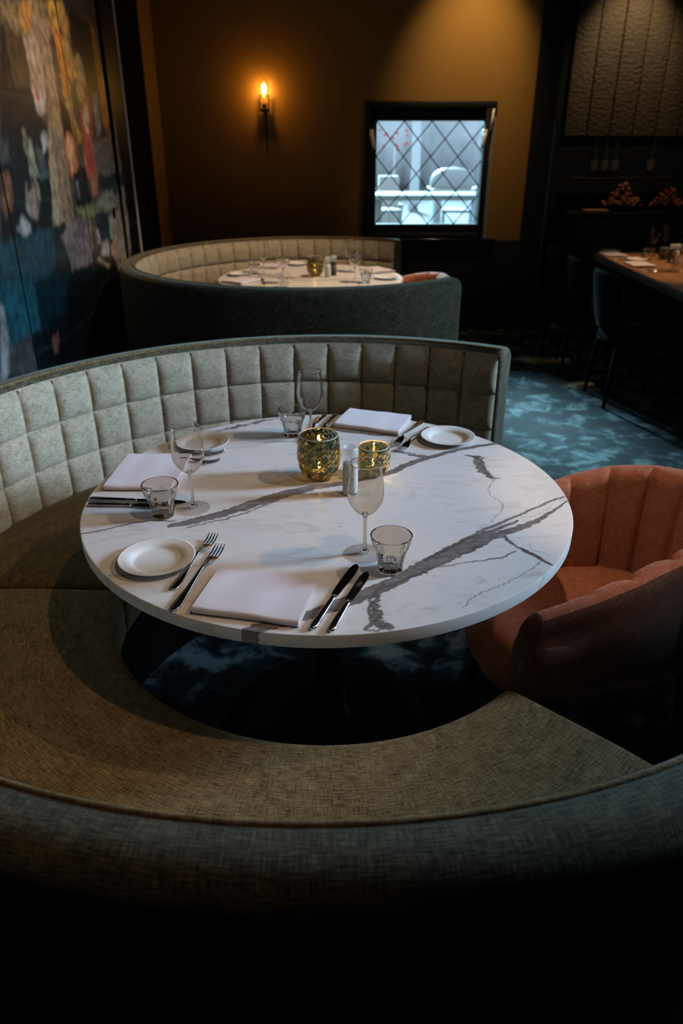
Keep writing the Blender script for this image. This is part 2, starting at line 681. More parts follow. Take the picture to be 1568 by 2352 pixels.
def tile_mat():
    m, nt, p, out = new_mat('mosaic glass tiles')
    L = nt.links.new
    at = N(nt, 'ShaderNodeAttribute', attribute_name='tile')
    p.inputs['Roughness'].default_value = .12
    p.inputs['Coat Weight'].default_value = .4
    L(at.outputs['Color'], p.inputs['Base Color'])
    tl = N(nt, 'ShaderNodeBsdfTranslucent')
    L(at.outputs['Color'], tl.inputs['Color'])
    mx = N(nt, 'ShaderNodeMixShader')
    mx.inputs[0].default_value = .34
    L(p.outputs[0], mx.inputs[1])
    L(tl.outputs[0], mx.inputs[2])
    L(mx.outputs[0], out.inputs['Surface'])
    return m


M['tile'] = tile_mat()
M['grout'] = thin_glass('smoked jar glass', (.58, .60, .52), (.3, .32, .28), .8)


def plank_mat():
    m, nt, p, out = new_mat('rough dark plank wall')
    L = nt.links.new
    tc = N(nt, 'ShaderNodeTexCoord')
    mp = N(nt, 'ShaderNodeMapping')
    mp.inputs['Scale'].default_value = (1.0, 1, 1.6)
    L(tc.outputs['Object'], mp.inputs[0])
    n = N(nt, 'ShaderNodeTexNoise')
    n.inputs['Scale'].default_value = 26
    n.inputs['Detail'].default_value = 7
    n.inputs['Distortion'].default_value = .1
    L(mp.outputs[0], n.inputs['Vector'])
    b = N(nt, 'ShaderNodeBump')
    b.inputs['Strength'].default_value = .55
    b.inputs['Distance'].default_value = .03
    L(n.outputs['Fac'], b.inputs['Height'])
    L(b.outputs['Normal'], p.inputs['Normal'])
    p.inputs['Base Color'].default_value = (.11, .085, .055, 1)
    p.inputs['Roughness'].default_value = .7
    return m


M['plank'] = plank_mat()

# ------------------------------------------------------------------ the room
XL, YR, ZC = -1.48, 6.80, 3.20
XR, YF = 3.62, -1.2
YB = 7.30          # back of the recess on the right
XG = 1.56          # right end of the ochre wall
TB = Vector((-0.035, 1.684, 0.0))       # near table
T2 = Vector((-0.20, 4.98, 0.0))         # far table

b = MB(); b.box(XL - .1, XR + .1, YF - .1, YB + .1, -.06, 0)
struct(b.build('floor', M['carpet'], smooth=False))
b = MB(); b.box(XL - .1, XR + .1, YF - .1, YB + .1, ZC, ZC + .06)
struct(b.build('ceiling', M['ceiling'], smooth=False))
# left wall: dark behind the mural, ochre at its far end
b = MB(); b.box(XL - .1, XL - .03, YF - .1, 6.36, 0, ZC)
struct(b.build('wall_left', M['wall_dark'], smooth=False))
b = MB(); b.box(XL - .1, XL, 6.36, YR, 0, ZC)
struct(b.build('wall_left_return', M['gold_wall'], smooth=False))
# rear wall with the window hole
WX0, WX1, WZ0, WZ1 = .19, 1.262, .785, 1.838
b = MB()
b.box(XL - .1, WX0, YR, YR + .22, 0, ZC)
b.box(WX1, XG, YR, YR + .22, 0, ZC)
b.box(WX0, WX1, YR, YR + .22, WZ1, ZC)
b.box(WX0, WX1, YR, YR + .22, 0, WZ0)
struct(b.build('wall_rear', M['gold_wall'], smooth=False))
b = MB(); b.box(XL, XG, YR - .022, YR, 0, .775, bev=.004)
struct(b.build('trim_wainscot', M['black_paint']))
b = MB(); b.box(.05, 1.33, YR - .07, YR + .0, .775, .792, bev=.003)
struct(b.build('trim_sill', M['black_gloss']))
# dark pier at the end of the ochre wall and the recess behind the long table
b = MB(); b.box(XG, 1.74, YR - .02, YB + .1, 0, ZC)
struct(b.build('trim_pier', M['wall_dark'], smooth=False))
b = MB(); b.box(1.74, 1.765, YR - .02, YR + .03, 0, 1.70, bev=.004)
struct(b.build('trim_edge', plain('edge tinted by blue light', (.02, .05, .10), .5)))  # blue light falling on this edge is put into its colour
b = MB(); b.box(1.74, XR + .1, YB, YB + .1, 0, ZC)
struct(b.build('wall_recess', M['wall_dark'], smooth=False))
b = MB()
x = 1.96
while x < XR:
    x1 = min(x + .196, XR)
    b.box(x, x1, YB - .03 - .006 * rng.random(), YB - .001, 1.585, ZC, bev=.007)
    x += .203
struct(b.build('wall_planks', M['plank']))
# right wall with a window hole beside the near booth (out of frame), front wall
RY0, RY1, RZ0, RZ1 = 1.72, 2.52, 1.55, 2.55
SY0, SY1, SZ0, SZ1 = 3.45, 4.45, 1.18, 2.32
b = MB()
b.box(XR, XR + .1, YF - .1, RY0, 0, ZC)
b.box(XR, XR + .1, RY1, SY0, 0, ZC)
b.box(XR, XR + .1, SY1, YB + .1, 0, ZC)
for (a0, a1, c0, c1) in ((RY0, RY1, RZ0, RZ1), (SY0, SY1, SZ0, SZ1)):
    b.box(XR, XR + .1, a0, a1, 0, c0)
    b.box(XR, XR + .1, a0, a1, c1, ZC)
struct(b.build('wall_right', M['wall_dark'], smooth=False))
b = MB(); b.box(XL - .1, XR + .1, YF - .1, YF, 0, ZC)
struct(b.build('wall_front', M['wall_dark'], smooth=False))
for wname, (a0, a1, c0, c1) in (('window_2', (RY0, RY1, RZ0, RZ1)), ('window_3', (SY0, SY1, SZ0, SZ1))):
    win2 = struct(empty(wname, (XR, (a0 + a1) / 2, c0)))
    b = MB()
    hw, hh = (a1 - a0) / 2, c1 - c0
    b.box(0, .06, -hw, -hw + .05, 0, hh); b.box(0, .06, hw - .05, hw, 0, hh)
    b.box(0, .06, -hw, hw, 0, .05); b.box(0, .06, -hw, hw, hh - .05, hh)
    for k in (-1, 1):
        b.box(.01, .05, k * hw / 3 - .012, k * hw / 3 + .012, 0, hh)
    b.box(.01, .05, -hw, hw, hh / 2 - .012, hh / 2 + .012)
    b.build('frame', M['black_paint'], win2, smooth=False)
    b = MB(); b.box(.028, .032, -hw + .04, hw - .04, .04, hh - .04)
    b.build('pane', M['pane'], win2, smooth=False)
# added unseen blocker, stepped to keep side-window light off floor and far booth
b = MB(); b.box(2.02, 2.12, .30, 2.35, 0, 1.30, bev=.01)
b.box(2.02, 2.12, 2.35, 2.72, 0, .95, bev=.01)
b.box(2.02, 2.12, 2.70, 2.96, 0, 1.60, bev=.01)
b.box(2.02, 2.12, 2.96, 3.22, 0, 1.35, bev=.01)
struct(b.build('unseen_light_blocker', M['wall_dark']))

# ---- the leaded window in the rear wall
win = struct(empty('window_1', ((WX0 + WX1) / 2, YR, WZ0)))
wx = (WX1 - WX0) / 2
wz = WZ1 - WZ0
GX0, GX1, GZ0, GZ1 = .292 - .726, 1.205 - .726, .905 - WZ0, 1.697 - WZ0
b = MB()
# outer casing
b.box(-wx, -wx + .05, -.03, .20, 0, wz, bev=.004)
b.box(wx - .085, wx - .035, -.03, .20, 0, wz, bev=.004)
b.box(-wx, wx, -.035, .20, wz - .045, wz, bev=.004)
b.box(-wx, wx - .035, -.03, .20, 0, .05, bev=.004)
b.build('casing', M['black_paint'], win)
b = MB()
# opening sash
b.box(GX0 - .075, GX0, .02, .07, .045, wz - .04, bev=.006)
b.box(GX1, GX1 + .055, .02, .07, .045, wz - .04, bev=.006)
b.box(GX0 - .075, GX1 + .055, .02, .07, GZ1, wz - .04, bev=.006)
b.box(GX0 - .075, GX1 + .055, .02, .07, .045, GZ0, bev=.006)
b.build('sash', M['black_paint'], win)
b = MB(); b.box(wx - .034, wx, -.004, .1, 0, wz - .05)
b.build('reveal', plain('grey reveal', (.20, .19, .18), .6), win, smooth=False)
b = MB(); b.box(GX0 - .005, GX1 + .005, .044, .048, GZ0 - .005, GZ1 + .005)
b.build('pane', M['pane'], win, smooth=False)
b = MB()
gw, gh = GX1 - GX0, GZ1 - GZ0
def lead_line(p, q):
    b.tube([(p[0], .04, p[1]), (q[0], .04, q[1])], .0045, 6)
for sgn in (1, -1):
    for k in range(-3, 8):
        # u/4 - sgn*v/3 = k  (u: cells across 0..4, v: cells up 0..3)
        pts = []
        for u in np.linspace(0, 4, 81):
            v = sgn * (u - k if sgn > 0 else u - k)
            if -1e-6 <= v <= 3 + 1e-6:
                pts.append((u, v))
        if len(pts) > 1:
            (u0, v0), (u1, v1) = pts[0], pts[-1]
            lead_line((GX0 + gw * u0 / 4, GZ0 + gh * v0 / 3), (GX0 + gw * u1 / 4, GZ0 + gh * v1 / 3))
b.build('leading', M['lead'], win)
for hx, sx in ((853, 1), (1111, -1)):
    p = at_y(hx, 318, YR) - win.location
    b = MB()
    b.box(p.x - .016, p.x + .016, -.052, .021, p.z + .018, p.z + .066, bev=.004)
    b.tube([(p.x, -.050, p.z + .040), (p.x + .004 * sx, -.056, p.z + .010), (p.x + sx * .014, -.054, p.z - .040), (p.x + sx * .022, -.050, p.z - .078)], [.013, .014, .012, .009], 10)
    b.build('handle', M['handle_white'], win)
p0 = at_y(1132, 250, YR) - win.location
p1 = at_y(1124, 300, YR) - win.location
b = MB(); b.tube([(p0.x, -.048, p0.z), (p1.x, -.044, p1.z)], .008, 8)
b.build('stay', M['handle_white'], win)

# ------------------------------------------------------------------ curved banquettes
RI, RO, ZT = 1.10, 1.205, .880


def arc_loft(mb, sec, a0, a1, n, mi=0, round_end=.012):
    """closed section (r,z) swept round the z axis; UV in metres"""
    cr = sum(p[0] for p in sec) / len(sec)
    cz = sum(p[1] for p in sec) / len(sec)
    L = [0]
    for i in range(1, len(sec)):
        L.append(L[-1] + math.hypot(sec[i][0] - sec[i - 1][0], sec[i][1] - sec[i - 1][1]))
    stations = []
    e = round_end
    def shrunk(d):
        out = []
        m = len(sec)
        for i in range(m):
            px, pz = sec[i - 1]
            nx, nz = sec[(i + 1) % m]
            tx, tz = nx - px, nz - pz
            l = math.hypot(tx, tz) or 1
            out.append((sec[i][0] - tz / l * d * SG, sec[i][1] + tx / l * d * SG))
        return out
    area = sum(sec[i - 1][0] * sec[i][1] - sec[i][0] * sec[i - 1][1] for i in range(len(sec)))
    SG = 1 if area > 0 else -1
    da = e / cr
    for t, d in ((0, e), (.12, e * .5), (.45, e * .12)):
        stations.append((a0 + da * t, shrunk(d)))
    for i in range(n + 1):
        stations.append((a0 + da + (a1 - a0 - 2 * da) * i / n, sec))
    for t, d in ((.45, e * .12), (.12, e * .5), (0, e)):
        stations.append((a1 - da * t, shrunk(d)))
    rings, uvs = [], []
    for a, s in stations:
        rings.append([(r * math.cos(a), r * math.sin(a), z) for r, z in s])
        uvs += [(a * cr, l) for l in L]
    mb.loft(rings, mi, cap=True, uvs=uvs)


def make_booth():
    root = empty('curved_banquette', TB)
    A0, A1 = R(56.2), R(316)
    # backrest shell
    sec = [(RI + .004, .06), (RI + .004, .835)]  # shade behind the booths painted into the lower base colour
    for k in range(6):
        a = PI - k * (PI / 2) / 5
        sec.append((RI + .034 + .034 * math.cos(a), ZT - .034 + .034 * math.sin(a)))
    for k in range(7):
        a = PI / 2 - k * (PI / 2) / 6
        sec.append((RO - .050 + .050 * math.cos(a), ZT - .050 + .050 * math.sin(a)))
    sec += [(RO, .60), (RO, .30), (RO, .06)]
    b = MB(); arc_loft(b, sec, A0, A1, 300, round_end=.02)
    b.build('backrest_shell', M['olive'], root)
    # tufted inner panel: pillows of about 13 x 14 cm
    b = MB()
    ncol = 38
    rows = [(.432, .575), (.575, .715), (.715, .862)]
    nu, nv = 12, 12
    P0, P1 = A0 + .012, A1 - .012
    us = np.array([c_ + (1 - math.cos(PI * k_ / nu)) / 2 for c_ in range(ncol) for k_ in range(nu)] + [ncol])
    V, U = [], []
    vs = np.array([c_ + (1 - math.cos(PI * k_ / nv)) / 2 for c_ in range(3) for k_ in range(nv)] + [3])
    for u in us:
        fu = (u % 1) * 2 - 1
        bu = (1 - abs(fu) ** 4)
        for v in vs:
            i = min(int(v), 2)
            f = v - i
            z = rows[i][0] + (rows[i][1] - rows[i][0]) * f
            fv = f * 2 - 1
            # fuller in the lower half of each pillow
            bv = (1 - abs(fv) ** 3.4) * (1 - .22 * fv)
            bulge = .023 * (max(bu, 0) ** .5) * (max(bv, 0) ** .5)
            if i == 2:
                bulge *= min(1.0, (1.02 - f) / .42) ** .8
            r = RI + .0025 - bulge
            a = P0 + (P1 - P0) * u / ncol
            V.append((r * math.cos(a), r * math.sin(a), z))
            U.append((a * RI, z))
    m = len(vs)
    F = [(i * m + j, (i + 1) * m + j, (i + 1) * m + j + 1, i * m + j + 1) for i in range(len(us) - 1) for j in range(m - 1)]
    b.add(V, F, 0, U)
    b.build('tufted_panel', M['olive_lit'], root)
    # welt along the inner top edge
    b = MB()
    b.tube([((RI + .021) * math.cos(a), (RI + .021) * math.sin(a), ZT - .0015) for a in np.linspace(A0 + .01, A1 - .01, 400)], .0042, 8)
    b.build('piping', M['olive_seat'], root)
    # seat cushions, split at the left
    def seat(a0, a1, mat):
        s = [(.575, .30), (.565, .33), (.562, .42)]
        for k in range(6):
            a = PI - k * (PI / 2) / 5
            s.append((.592 + .030 * math.cos(a), .432 + .030 * math.sin(a)))
        s += [(.70, .466), (.83, .470), (.96, .466), (1.06, .458), (1.10, .452), (1.10, .30)]
        bb = MB(); arc_loft(bb, s, a0, a1, 90, round_end=.022)
        return bb.build('seat_cushion', mat, root)
    seat(A0, R(179.5), M['olive_shaded'])
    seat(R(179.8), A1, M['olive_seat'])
    s = [(.62, .0), (.62, .302), (1.10, .302), (1.10, .0)]
    b = MB(); arc_loft(b, s, A0 + .03, A1 - .03, 90, round_end=.004)
    b.build('plinth', M['black_matte'], root, smooth=40)
    return root


booth = make_booth()
tag(booth, 'olive tufted curved banquette wrapped around the near marble table', 'banquette', 'curved tufted banquettes')
booth2 = copy_tree(booth, loc=T2)
tag(booth2, 'olive tufted curved banquette behind, below the glowing wall lamp', 'banquette', 'curved tufted banquettes')

# ------------------------------------------------------------------ tables
TZ, TRAD, TTH = .75, .60, .030


def vein_fields(xy):
    """soft fields: R broad veins, G thin veins, B pale brown clouds; traced on the table top"""
    n = len(xy)
    out = np.zeros((n, 4)); out[:, 3] = 1
    def line(ch, pts, amp=1.0, soft=1.0, jag=0.0, seed=0):
        r_ = random.Random(seed)
        P = []
        for (x, y, w) in pts:
            q = at_z(x, y, TZ)
            P.append((q.x, q.y, w * .001))
        # subdivide with jitter for a natural wander
        Q = []
        for i in range(len(P) - 1):
            for k in range(6):
                t = k / 6
                j = jag * .001
                Q.append((P[i][0] * (1 - t) + P[i + 1][0] * t + r_.uniform(-j, j), P[i][1] * (1 - t) + P[i + 1][1] * t + r_.uniform(-j, j), P[i][2] * (1 - t) + P[i + 1][2] * t))
        Q.append(P[-1])
        for i in range(len(Q) - 1):
            ax, ay, aw = Q[i]
            bx, by, bw = Q[i + 1]
            dx, dy = bx - ax, by - ay
            l2 = dx * dx + dy * dy + 1e-12
            pad = max(aw, bw) * 2.5 + .004
            s = (xy[:, 0] > min(ax, bx) - pad) & (xy[:, 0] < max(ax, bx) + pad) & (xy[:, 1] > min(ay, by) - pad) & (xy[:, 1] < max(ay, by) + pad)
            if not s.any():
                continue
            p = xy[s]
            t = np.clip(((p[:, 0] - ax) * dx + (p[:, 1] - ay) * dy) / l2, 0, 1)
            d = np.hypot(p[:, 0] - ax - t * dx, p[:, 1] - ay - t * dy)
            w = aw + (bw - aw) * t
            val = amp * np.clip(1.15 - d / (w * soft + 1e-9) * .65, 0, 1)
            out[s, ch] = np.maximum(out[s, ch], val)
    Rr, G, B = 0, 1, 2
    # great diagonal vein from the right rim down to the front
    line(Rr, [(1190, 1196, 3), (1130, 1219, 7), (1085, 1238, 11), (1040, 1262, 17), (1000, 1285, 20), (955, 1310, 18), (915, 1332, 15), (870, 1352, 16), (820, 1373, 17), (775, 1390, 15), (730, 1405, 13), (690, 1418, 12), (640, 1434, 11), (570, 1450, 9)], .95, seed=1, jag=2)
    line(Rr, [(1300, 1152, 2.5), (1262, 1178, 5), (1225, 1200, 9), (1180, 1216, 12), (1130, 1232, 15), (1090, 1252, 16), (1050, 1272, 14), (1010, 1293, 12)], .8, seed=2, jag=3)
    line(G, [(1296, 1141, 3), (1262, 1151, 4), (1240, 1162, 4), (1205, 1177, 4), (1170, 1192, 4.5), (1140, 1205, 5), (1100, 1222, 6), (1060, 1243, 6), (1020, 1264, 5), (975, 1288, 4)], 1.0, seed=3, jag=2)
    line(G, [(1272, 1156, 2.5), (1255, 1170, 3), (1225, 1185, 3), (1190, 1190, 2)], .5, seed=4, jag=3)
    line(G, [(1185, 1266, 2.5), (1150, 1281, 3), (1100, 1288, 3), (1060, 1294, 2.5), (1000, 1303, 3), (950, 1322, 4), (905, 1343, 4), (880, 1350, 4)], .9, seed=5, jag=2)
    # crossing vein at the right front
    line(Rr, [(1160, 1236, 6), (1180, 1252, 6), (1205, 1265, 8), (1225, 1275, 7), (1245, 1287, 4), (1268, 1298, 3)], .62, seed=6, jag=3)
    line(G, [(1200, 1262, 3), (1222, 1272, 4), (1247, 1286, 3.5), (1266, 1297, 3)], 1, seed=7, jag=2)
    line(G, [(1214, 1248, 2.5), (1222, 1264, 3), (1252, 1270, 2), (1275, 1282, 1.5)], .6, seed=8)
    line(G, [(1243, 1289, 3), (1225, 1303, 3), (1200, 1320, 3), (1165, 1337, 3), (1145, 1347, 3), (1115, 1357, 2.5), (1082, 1374, 2.5), (1062, 1398, 2)], .62, seed=9, jag=2)
    line(G, [(1147, 1325, 2), (1143, 1346, 2)], .4, seed=10)
    line(B, [(1200, 1327, 5), (1238, 1314, 6)], .7, seed=11)
    line(B, [(1095, 1340, 5), (1112, 1334, 5)], .8, seed=12)
    # drop vein at the front
    line(Rr, [(893, 1338, 4), (868, 1356, 6), (862, 1380, 13), (862, 1405, 14), (868, 1430, 16), (880, 1440, 16), (895, 1442, 10)], .60, seed=13, jag=4)
    line(G, [(884, 1341, 4), (862, 1362, 4), (852, 1376, 4), (848, 1395, 3.5), (850, 1415, 3.5), (853, 1432, 4), (838, 1446, 4)], 1, seed=14, jag=4)
    line(G, [(838, 1446, 3), (865, 1450, 3), (885, 1438, 3)], .8, seed=15, jag=2)
    # jagged vein at the upper right
    line(Rr, [(1070, 1046, 6), (1092, 1048, 13), (1100, 1062, 16), (1104, 1080, 14), (1118, 1088, 11), (1128, 1098, 8)], .66, seed=16, jag=5)
    line(G, [(1078, 1048, 4), (1108, 1050, 4), (1106, 1066, 5), (1118, 1084, 5), (1128, 1096, 5), (1146, 1099, 4)], .9, seed=17, jag=5)
    line(G, [(1138, 1099, 4), (1128, 1110, 3), (1122, 1122, 2.5), (1126, 1138, 2.5), (1150, 1153, 3), (1156, 1160, 3), (1150, 1176, 2.5), (1138, 1186, 2.5), (1126, 1200, 2)], .6, seed=18, jag=3)
    line(G, [(1112, 1062, 2), (1150, 1055, 2), (1188, 1047, 3)], .5, seed=19)
    line(G, [(1268, 1207, 2), (1308, 1204, 2.5)], .5, seed=20)
    line(G, [(1206, 1141, 2), (1212, 1132, 3)], .4, seed=21)
    # vein across from the right rear past the jars to the left rim
    line(Rr, [(1150, 1017, 7), (1100, 1024, 8), (1050, 1033, 9), (1005, 1046, 9), (960, 1058, 10), (925, 1072, 11), (890, 1088, 10), (840, 1098, 10), (780, 1112, 11), (720, 1120, 14), (670, 1130, 17), (620, 1145, 19), (570, 1161, 17), (520, 1176, 15), (480, 1188, 14), (430, 1200, 12), (390, 1208, 7)], .95, seed=22, jag=2)
    line(Rr, [(905, 1036, 9), (930, 1040, 14), (955, 1048, 15), (975, 1048, 10)], .55, seed=23, jag=4)
    line(G, [(640, 1150, 3), (570, 1176, 4), (520, 1192, 4), (480, 1200, 3), (430, 1212, 4)], .8, seed=24, jag=3)
    line(G, [(400, 1197, 4), (345, 1196, 4), (300, 1202, 5), (260, 1212, 3.5), (225, 1220, 4), (185, 1226, 3.5)], .85, seed=25, jag=2)
    line(B, [(330, 1215, 12), (270, 1200, 12), (220, 1210, 8)], .5, seed=26)
    line(G, [(345, 1222, 2), (310, 1226, 2.5), (270, 1233, 2.5), (200, 1249, 2)], .5, seed=27, jag=2)
    line(G, [(310, 1248, 2.5), (270, 1251, 2), (200, 1262, 2)], .5, seed=28, jag=2)
    line(B, [(350, 1300, 14), (300, 1322, 14), (250, 1325, 8)], .9, seed=29)
    line(G, [(370, 1312, 3), (310, 1322, 4), (250, 1322, 3)], .55, seed=30, jag=2)
    line(B, [(440, 1380, 5), (400, 1385, 7), (345, 1396, 5)], .6, seed=31)
    line(Rr, [(640, 1420, 9), (600, 1436, 9), (562, 1448, 8)], .8, seed=32, jag=2)
    # rear left veins
    line(Rr, [(640, 960, 5), (600, 967, 13), (565, 975, 17), (530, 984, 14), (490, 992, 6)], .55, seed=33, jag=4)
    line(G, [(640, 973, 3), (590, 974, 3), (540, 988, 3), (490, 990, 3)], .5, seed=34, jag=3)
    line(G, [(645, 1012, 3), (600, 1020, 3), (555, 1027, 3), (515, 1030, 3)], .6, seed=35, jag=2)
    line(Rr, [(765, 988, 9), (820, 994, 12), (880, 1000, 11), (930, 1005, 7)], .62, seed=36, jag=3)
    line(G, [(590, 1062, 2), (570, 1066, 2)], .4, seed=37)
    line(G, [(765, 1190, 3), (805, 1186, 2)], .4, seed=38)
    line(G, [(728, 1200, 2.5), (800, 1186, 2)], .35, seed=39)
    line(G, [(785, 1211, 3.5), (775, 1208, 3)], .55, seed=40)
    line(G, [(930, 1183, 2.5), (985, 1194, 2)], .4, seed=41)
    return out


def concentric(n):
    """square grid mapped onto the unit disc"""
    g = np.linspace(-1, 1, n)
    X, Y = np.meshgrid(g, g, indexing='ij')
    Rr = np.where(np.abs(X) > np.abs(Y), X, Y)
    with np.errstate(divide='ignore', invalid='ignore'):
        ph = np.where(np.abs(X) > np.abs(Y), (PI / 4) * (Y / np.where(X == 0, 1, X)), PI / 2 - (PI / 4) * (X / np.where(Y == 0, 1, Y)))
    return Rr * np.cos(ph), Rr * np.sin(ph)


def make_table(name, loc, n, fields):
    root = empty(name, loc)
    X, Y = concentric(n)
    X, Y = X * TRAD, Y * TRAD
    V = np.stack([X.ravel(), Y.ravel(), np.full(n * n, TZ)], 1)
    idx = np.arange(n * n).reshape(n, n)
    F = np.stack([idx[:-1, :-1].ravel(), idx[1:, :-1].ravel(), idx[1:, 1:].ravel(), idx[:-1, 1:].ravel()], 1)
    rim = np.concatenate([idx[:-1, 0], idx[-1, :-1], idx[:0:-1, -1], idx[0, :0:-1]])
    verts = [tuple(p) for p in V]
    faces = [tuple(int(i) for i in f) for f in F]
    m = len(rim)
    prev = [int(i) for i in rim]
    for (rr, z) in ((TRAD + .0012, TZ - .0004), (TRAD + .002, TZ - .002), (TRAD + .002, TZ - TTH + .002), (TRAD, TZ - TTH)):
        base = len(verts)
        for i in rim:
            k = rr / math.hypot(V[i][0], V[i][1])
            verts.append((V[i][0] * k, V[i][1] * k, z))
        cur = list(range(base, base + m))
        for i in range(m):
            j = (i + 1) % m
            faces.append((prev[i], cur[i], cur[j], prev[j]))
        prev = cur
    faces.append(tuple(reversed(prev)))
    if np.cross(V[F[0][1]] - V[F[0][0]], V[F[0][2]] - V[F[0][0]])[2] < 0:
        faces = [tuple(reversed(f)) for f in faces]
    b = MB(); b.v = verts; b.f = faces; b.mi = [0] * len(faces); b.uv = [(p[0], p[1]) for p in verts]
    o = b.build('tabletop', M['marble'], root, smooth=30)
    vf = fields(np.array(verts)[:, :2] + np.array([loc[0], loc[1]]))
    ca = o.data.color_attributes.new('vein', 'FLOAT_COLOR', 'POINT')
    ca.data.foreach_set('color', vf.astype(np.float32).ravel())
    b = MB(); b.lathe([(.0, .02), (.25, .02), (.25, .012), (.06, .03), (.045, .06), (.045, .70), (.16, .715), (.16, .7195), (0, .7195)], 40)
    b.build('pedestal', M['black_metal'], root, smooth=40)
    b = MB(); b.lathe([(.0, .0), (.29, .0), (.29, .012), (.27, .018), (0, .02)], 48)
    b.build('base', M['black_metal'], root, smooth=40)
    return root


tab = make_table('round_table', TB, 420, vein_fields)
tag(tab, 'round marble-topped table with grey veins set for three, nearest', 'table', 'round marble tables')


def far_fields(xy):
    o = np.zeros((len(xy), 4)); o[:, 3] = 1
    d = np.abs((xy[:, 0] - T2.x) * .35 + (xy[:, 1] - T2.y) - .12 * np.sin((xy[:, 0]) * 5))
    o[:, 0] = np.clip(.9 - d / .03, 0, 1) * .8
    return o


tab2 = make_table('round_table', T2, 90, far_fields)
tag(tab2, 'round marble-topped table inside the far banquette', 'table', 'round marble tables')


# ------------------------------------------------------------------ tableware builders
def make_wine_glass(parts=True, seg=48, logo=True):
    root = empty('wine_glass', (0, 0, 0))
    Hh = .2135
    bowl = [(.0035, .094), (.006, .0945), (.012, .097), (.019, .1025), (.026, .1105), (.0325, .121), (.0370, .133), (.0385, .145), (.0383, .156), (.0372, .170), (.0354, .186), (.0337, .200), (.0327, Hh)]
    bp = []
    from_ = bowl
    # smooth the profile
    P = [Vector((r, z)) for r, z in from_]
    for i in range(len(P) - 1):
        p0, p1, p2, p3 = P[max(i - 1, 0)], P[i], P[i + 1], P[min(i + 2, len(P) - 1)]
        for k in range(4):
            t = k / 4
            q = .5 * ((2 * p1) + (p2 - p0) * t + (2 * p0 - 5 * p1 + 4 * p2 - p3) * t * t + (3 * p1 - p0 - 3 * p2 + p3) * t ** 3)
            bp.append((max(q.x, .0005), q.y))
    bp.append((P[-1].x, P[-1].y))
    inner = [(max(r - .0011, .0004), z + .001) for r, z in bp if z < Hh - .001]
    prof = bp + [(P[-1].x - .0005, Hh + .0006), (P[-1].x - .0011, Hh)] + list(reversed(inner))
    b = MB(); b.lathe(prof, seg)
    bo = b.build('bowl', M['glass'], root)
    b = MB()
    b.lathe([(.0004, .008), (.0105, .0065), (.0075, .009), (.0052, .014), (.0040, .024), (.0036, .045), (.0037, .075), (.0043, .088), (.0060, .0935), (.0075, .0962), (.0060, .0985), (.0003, .0990)], 24)
    b.build('stem', M['stem'], root)
    b = MB()
    b.lathe([(.0005, .0018), (.038, .0008), (.0408, .0006), (.0412, .0014), (.0405, .0022), (.030, .0032), (.018, .0046), (.0105, .0066), (.0005, .0072)], seg)
    b.build('foot', M['foot'], root)
    if logo:
        add_logo(bo, bp)
    return root


def add_logo(bowl, prof):
    cu = bpy.data.curves.new('logo_text', 'FONT')
    cu.body = 'DE HOF'
    cu.size = 1.0
    cu.align_x = 'CENTER'
    cu.resolution_u = 3
    to = bpy.data.objects.new('logo_text', cu)
    col.objects.link(to)
    dg = bpy.context.evaluated_depsgraph_get()
    me0 = to.evaluated_get(dg).to_mesh()
    vs = [(v.co.x, v.co.y) for v in me0.vertices]
    fs = [tuple(p.vertices) for p in me0.polygons]
    to.evaluated_get(dg).to_mesh_clear()
    bpy.data.objects.remove(to)
    bpy.data.curves.remove(cu)
    xs = [v[0] for v in vs]; ys = [v[1] for v in vs]
    w0, h0 = max(xs) - min(xs), max(ys) - min(ys)
    tw, th = .021, .0062
    zc = .1600
    def wrap(x, y):
        z = zc + y
        r = np.interp(z, [p[1] for p in prof], [p[0] for p in prof]) + .0002
        a = x / r
        return (r * math.sin(a), -r * math.cos(a), z)
    b = MB()
    b.add([wrap((x - (max(xs) + min(xs)) / 2) / w0 * tw, (y - (max(ys) + min(ys)) / 2) / h0 * th) for x, y in vs], fs)
    fw, fh, t = .0135, .0055, .00022
    def strip(x0, x1, y0, y1):
        n = 14
        V = []
        for i in range(n + 1):
            x = x0 + (x1 - x0) * i / n
            V += [wrap(x, y0), wrap(x, y1)]
        b.add(V, [(2 * i, 2 * i + 2, 2 * i + 3, 2 * i + 1) for i in range(n)])
    strip(-fw, fw, fh - t, fh + t); strip(-fw, fw, -fh - t, -fh + t)
    strip(-fw - t, -fw + t, -fh, fh); strip(fw - t, fw + t, -fh, fh)
    b.build('logo', M['etch'], bowl, smooth=False)


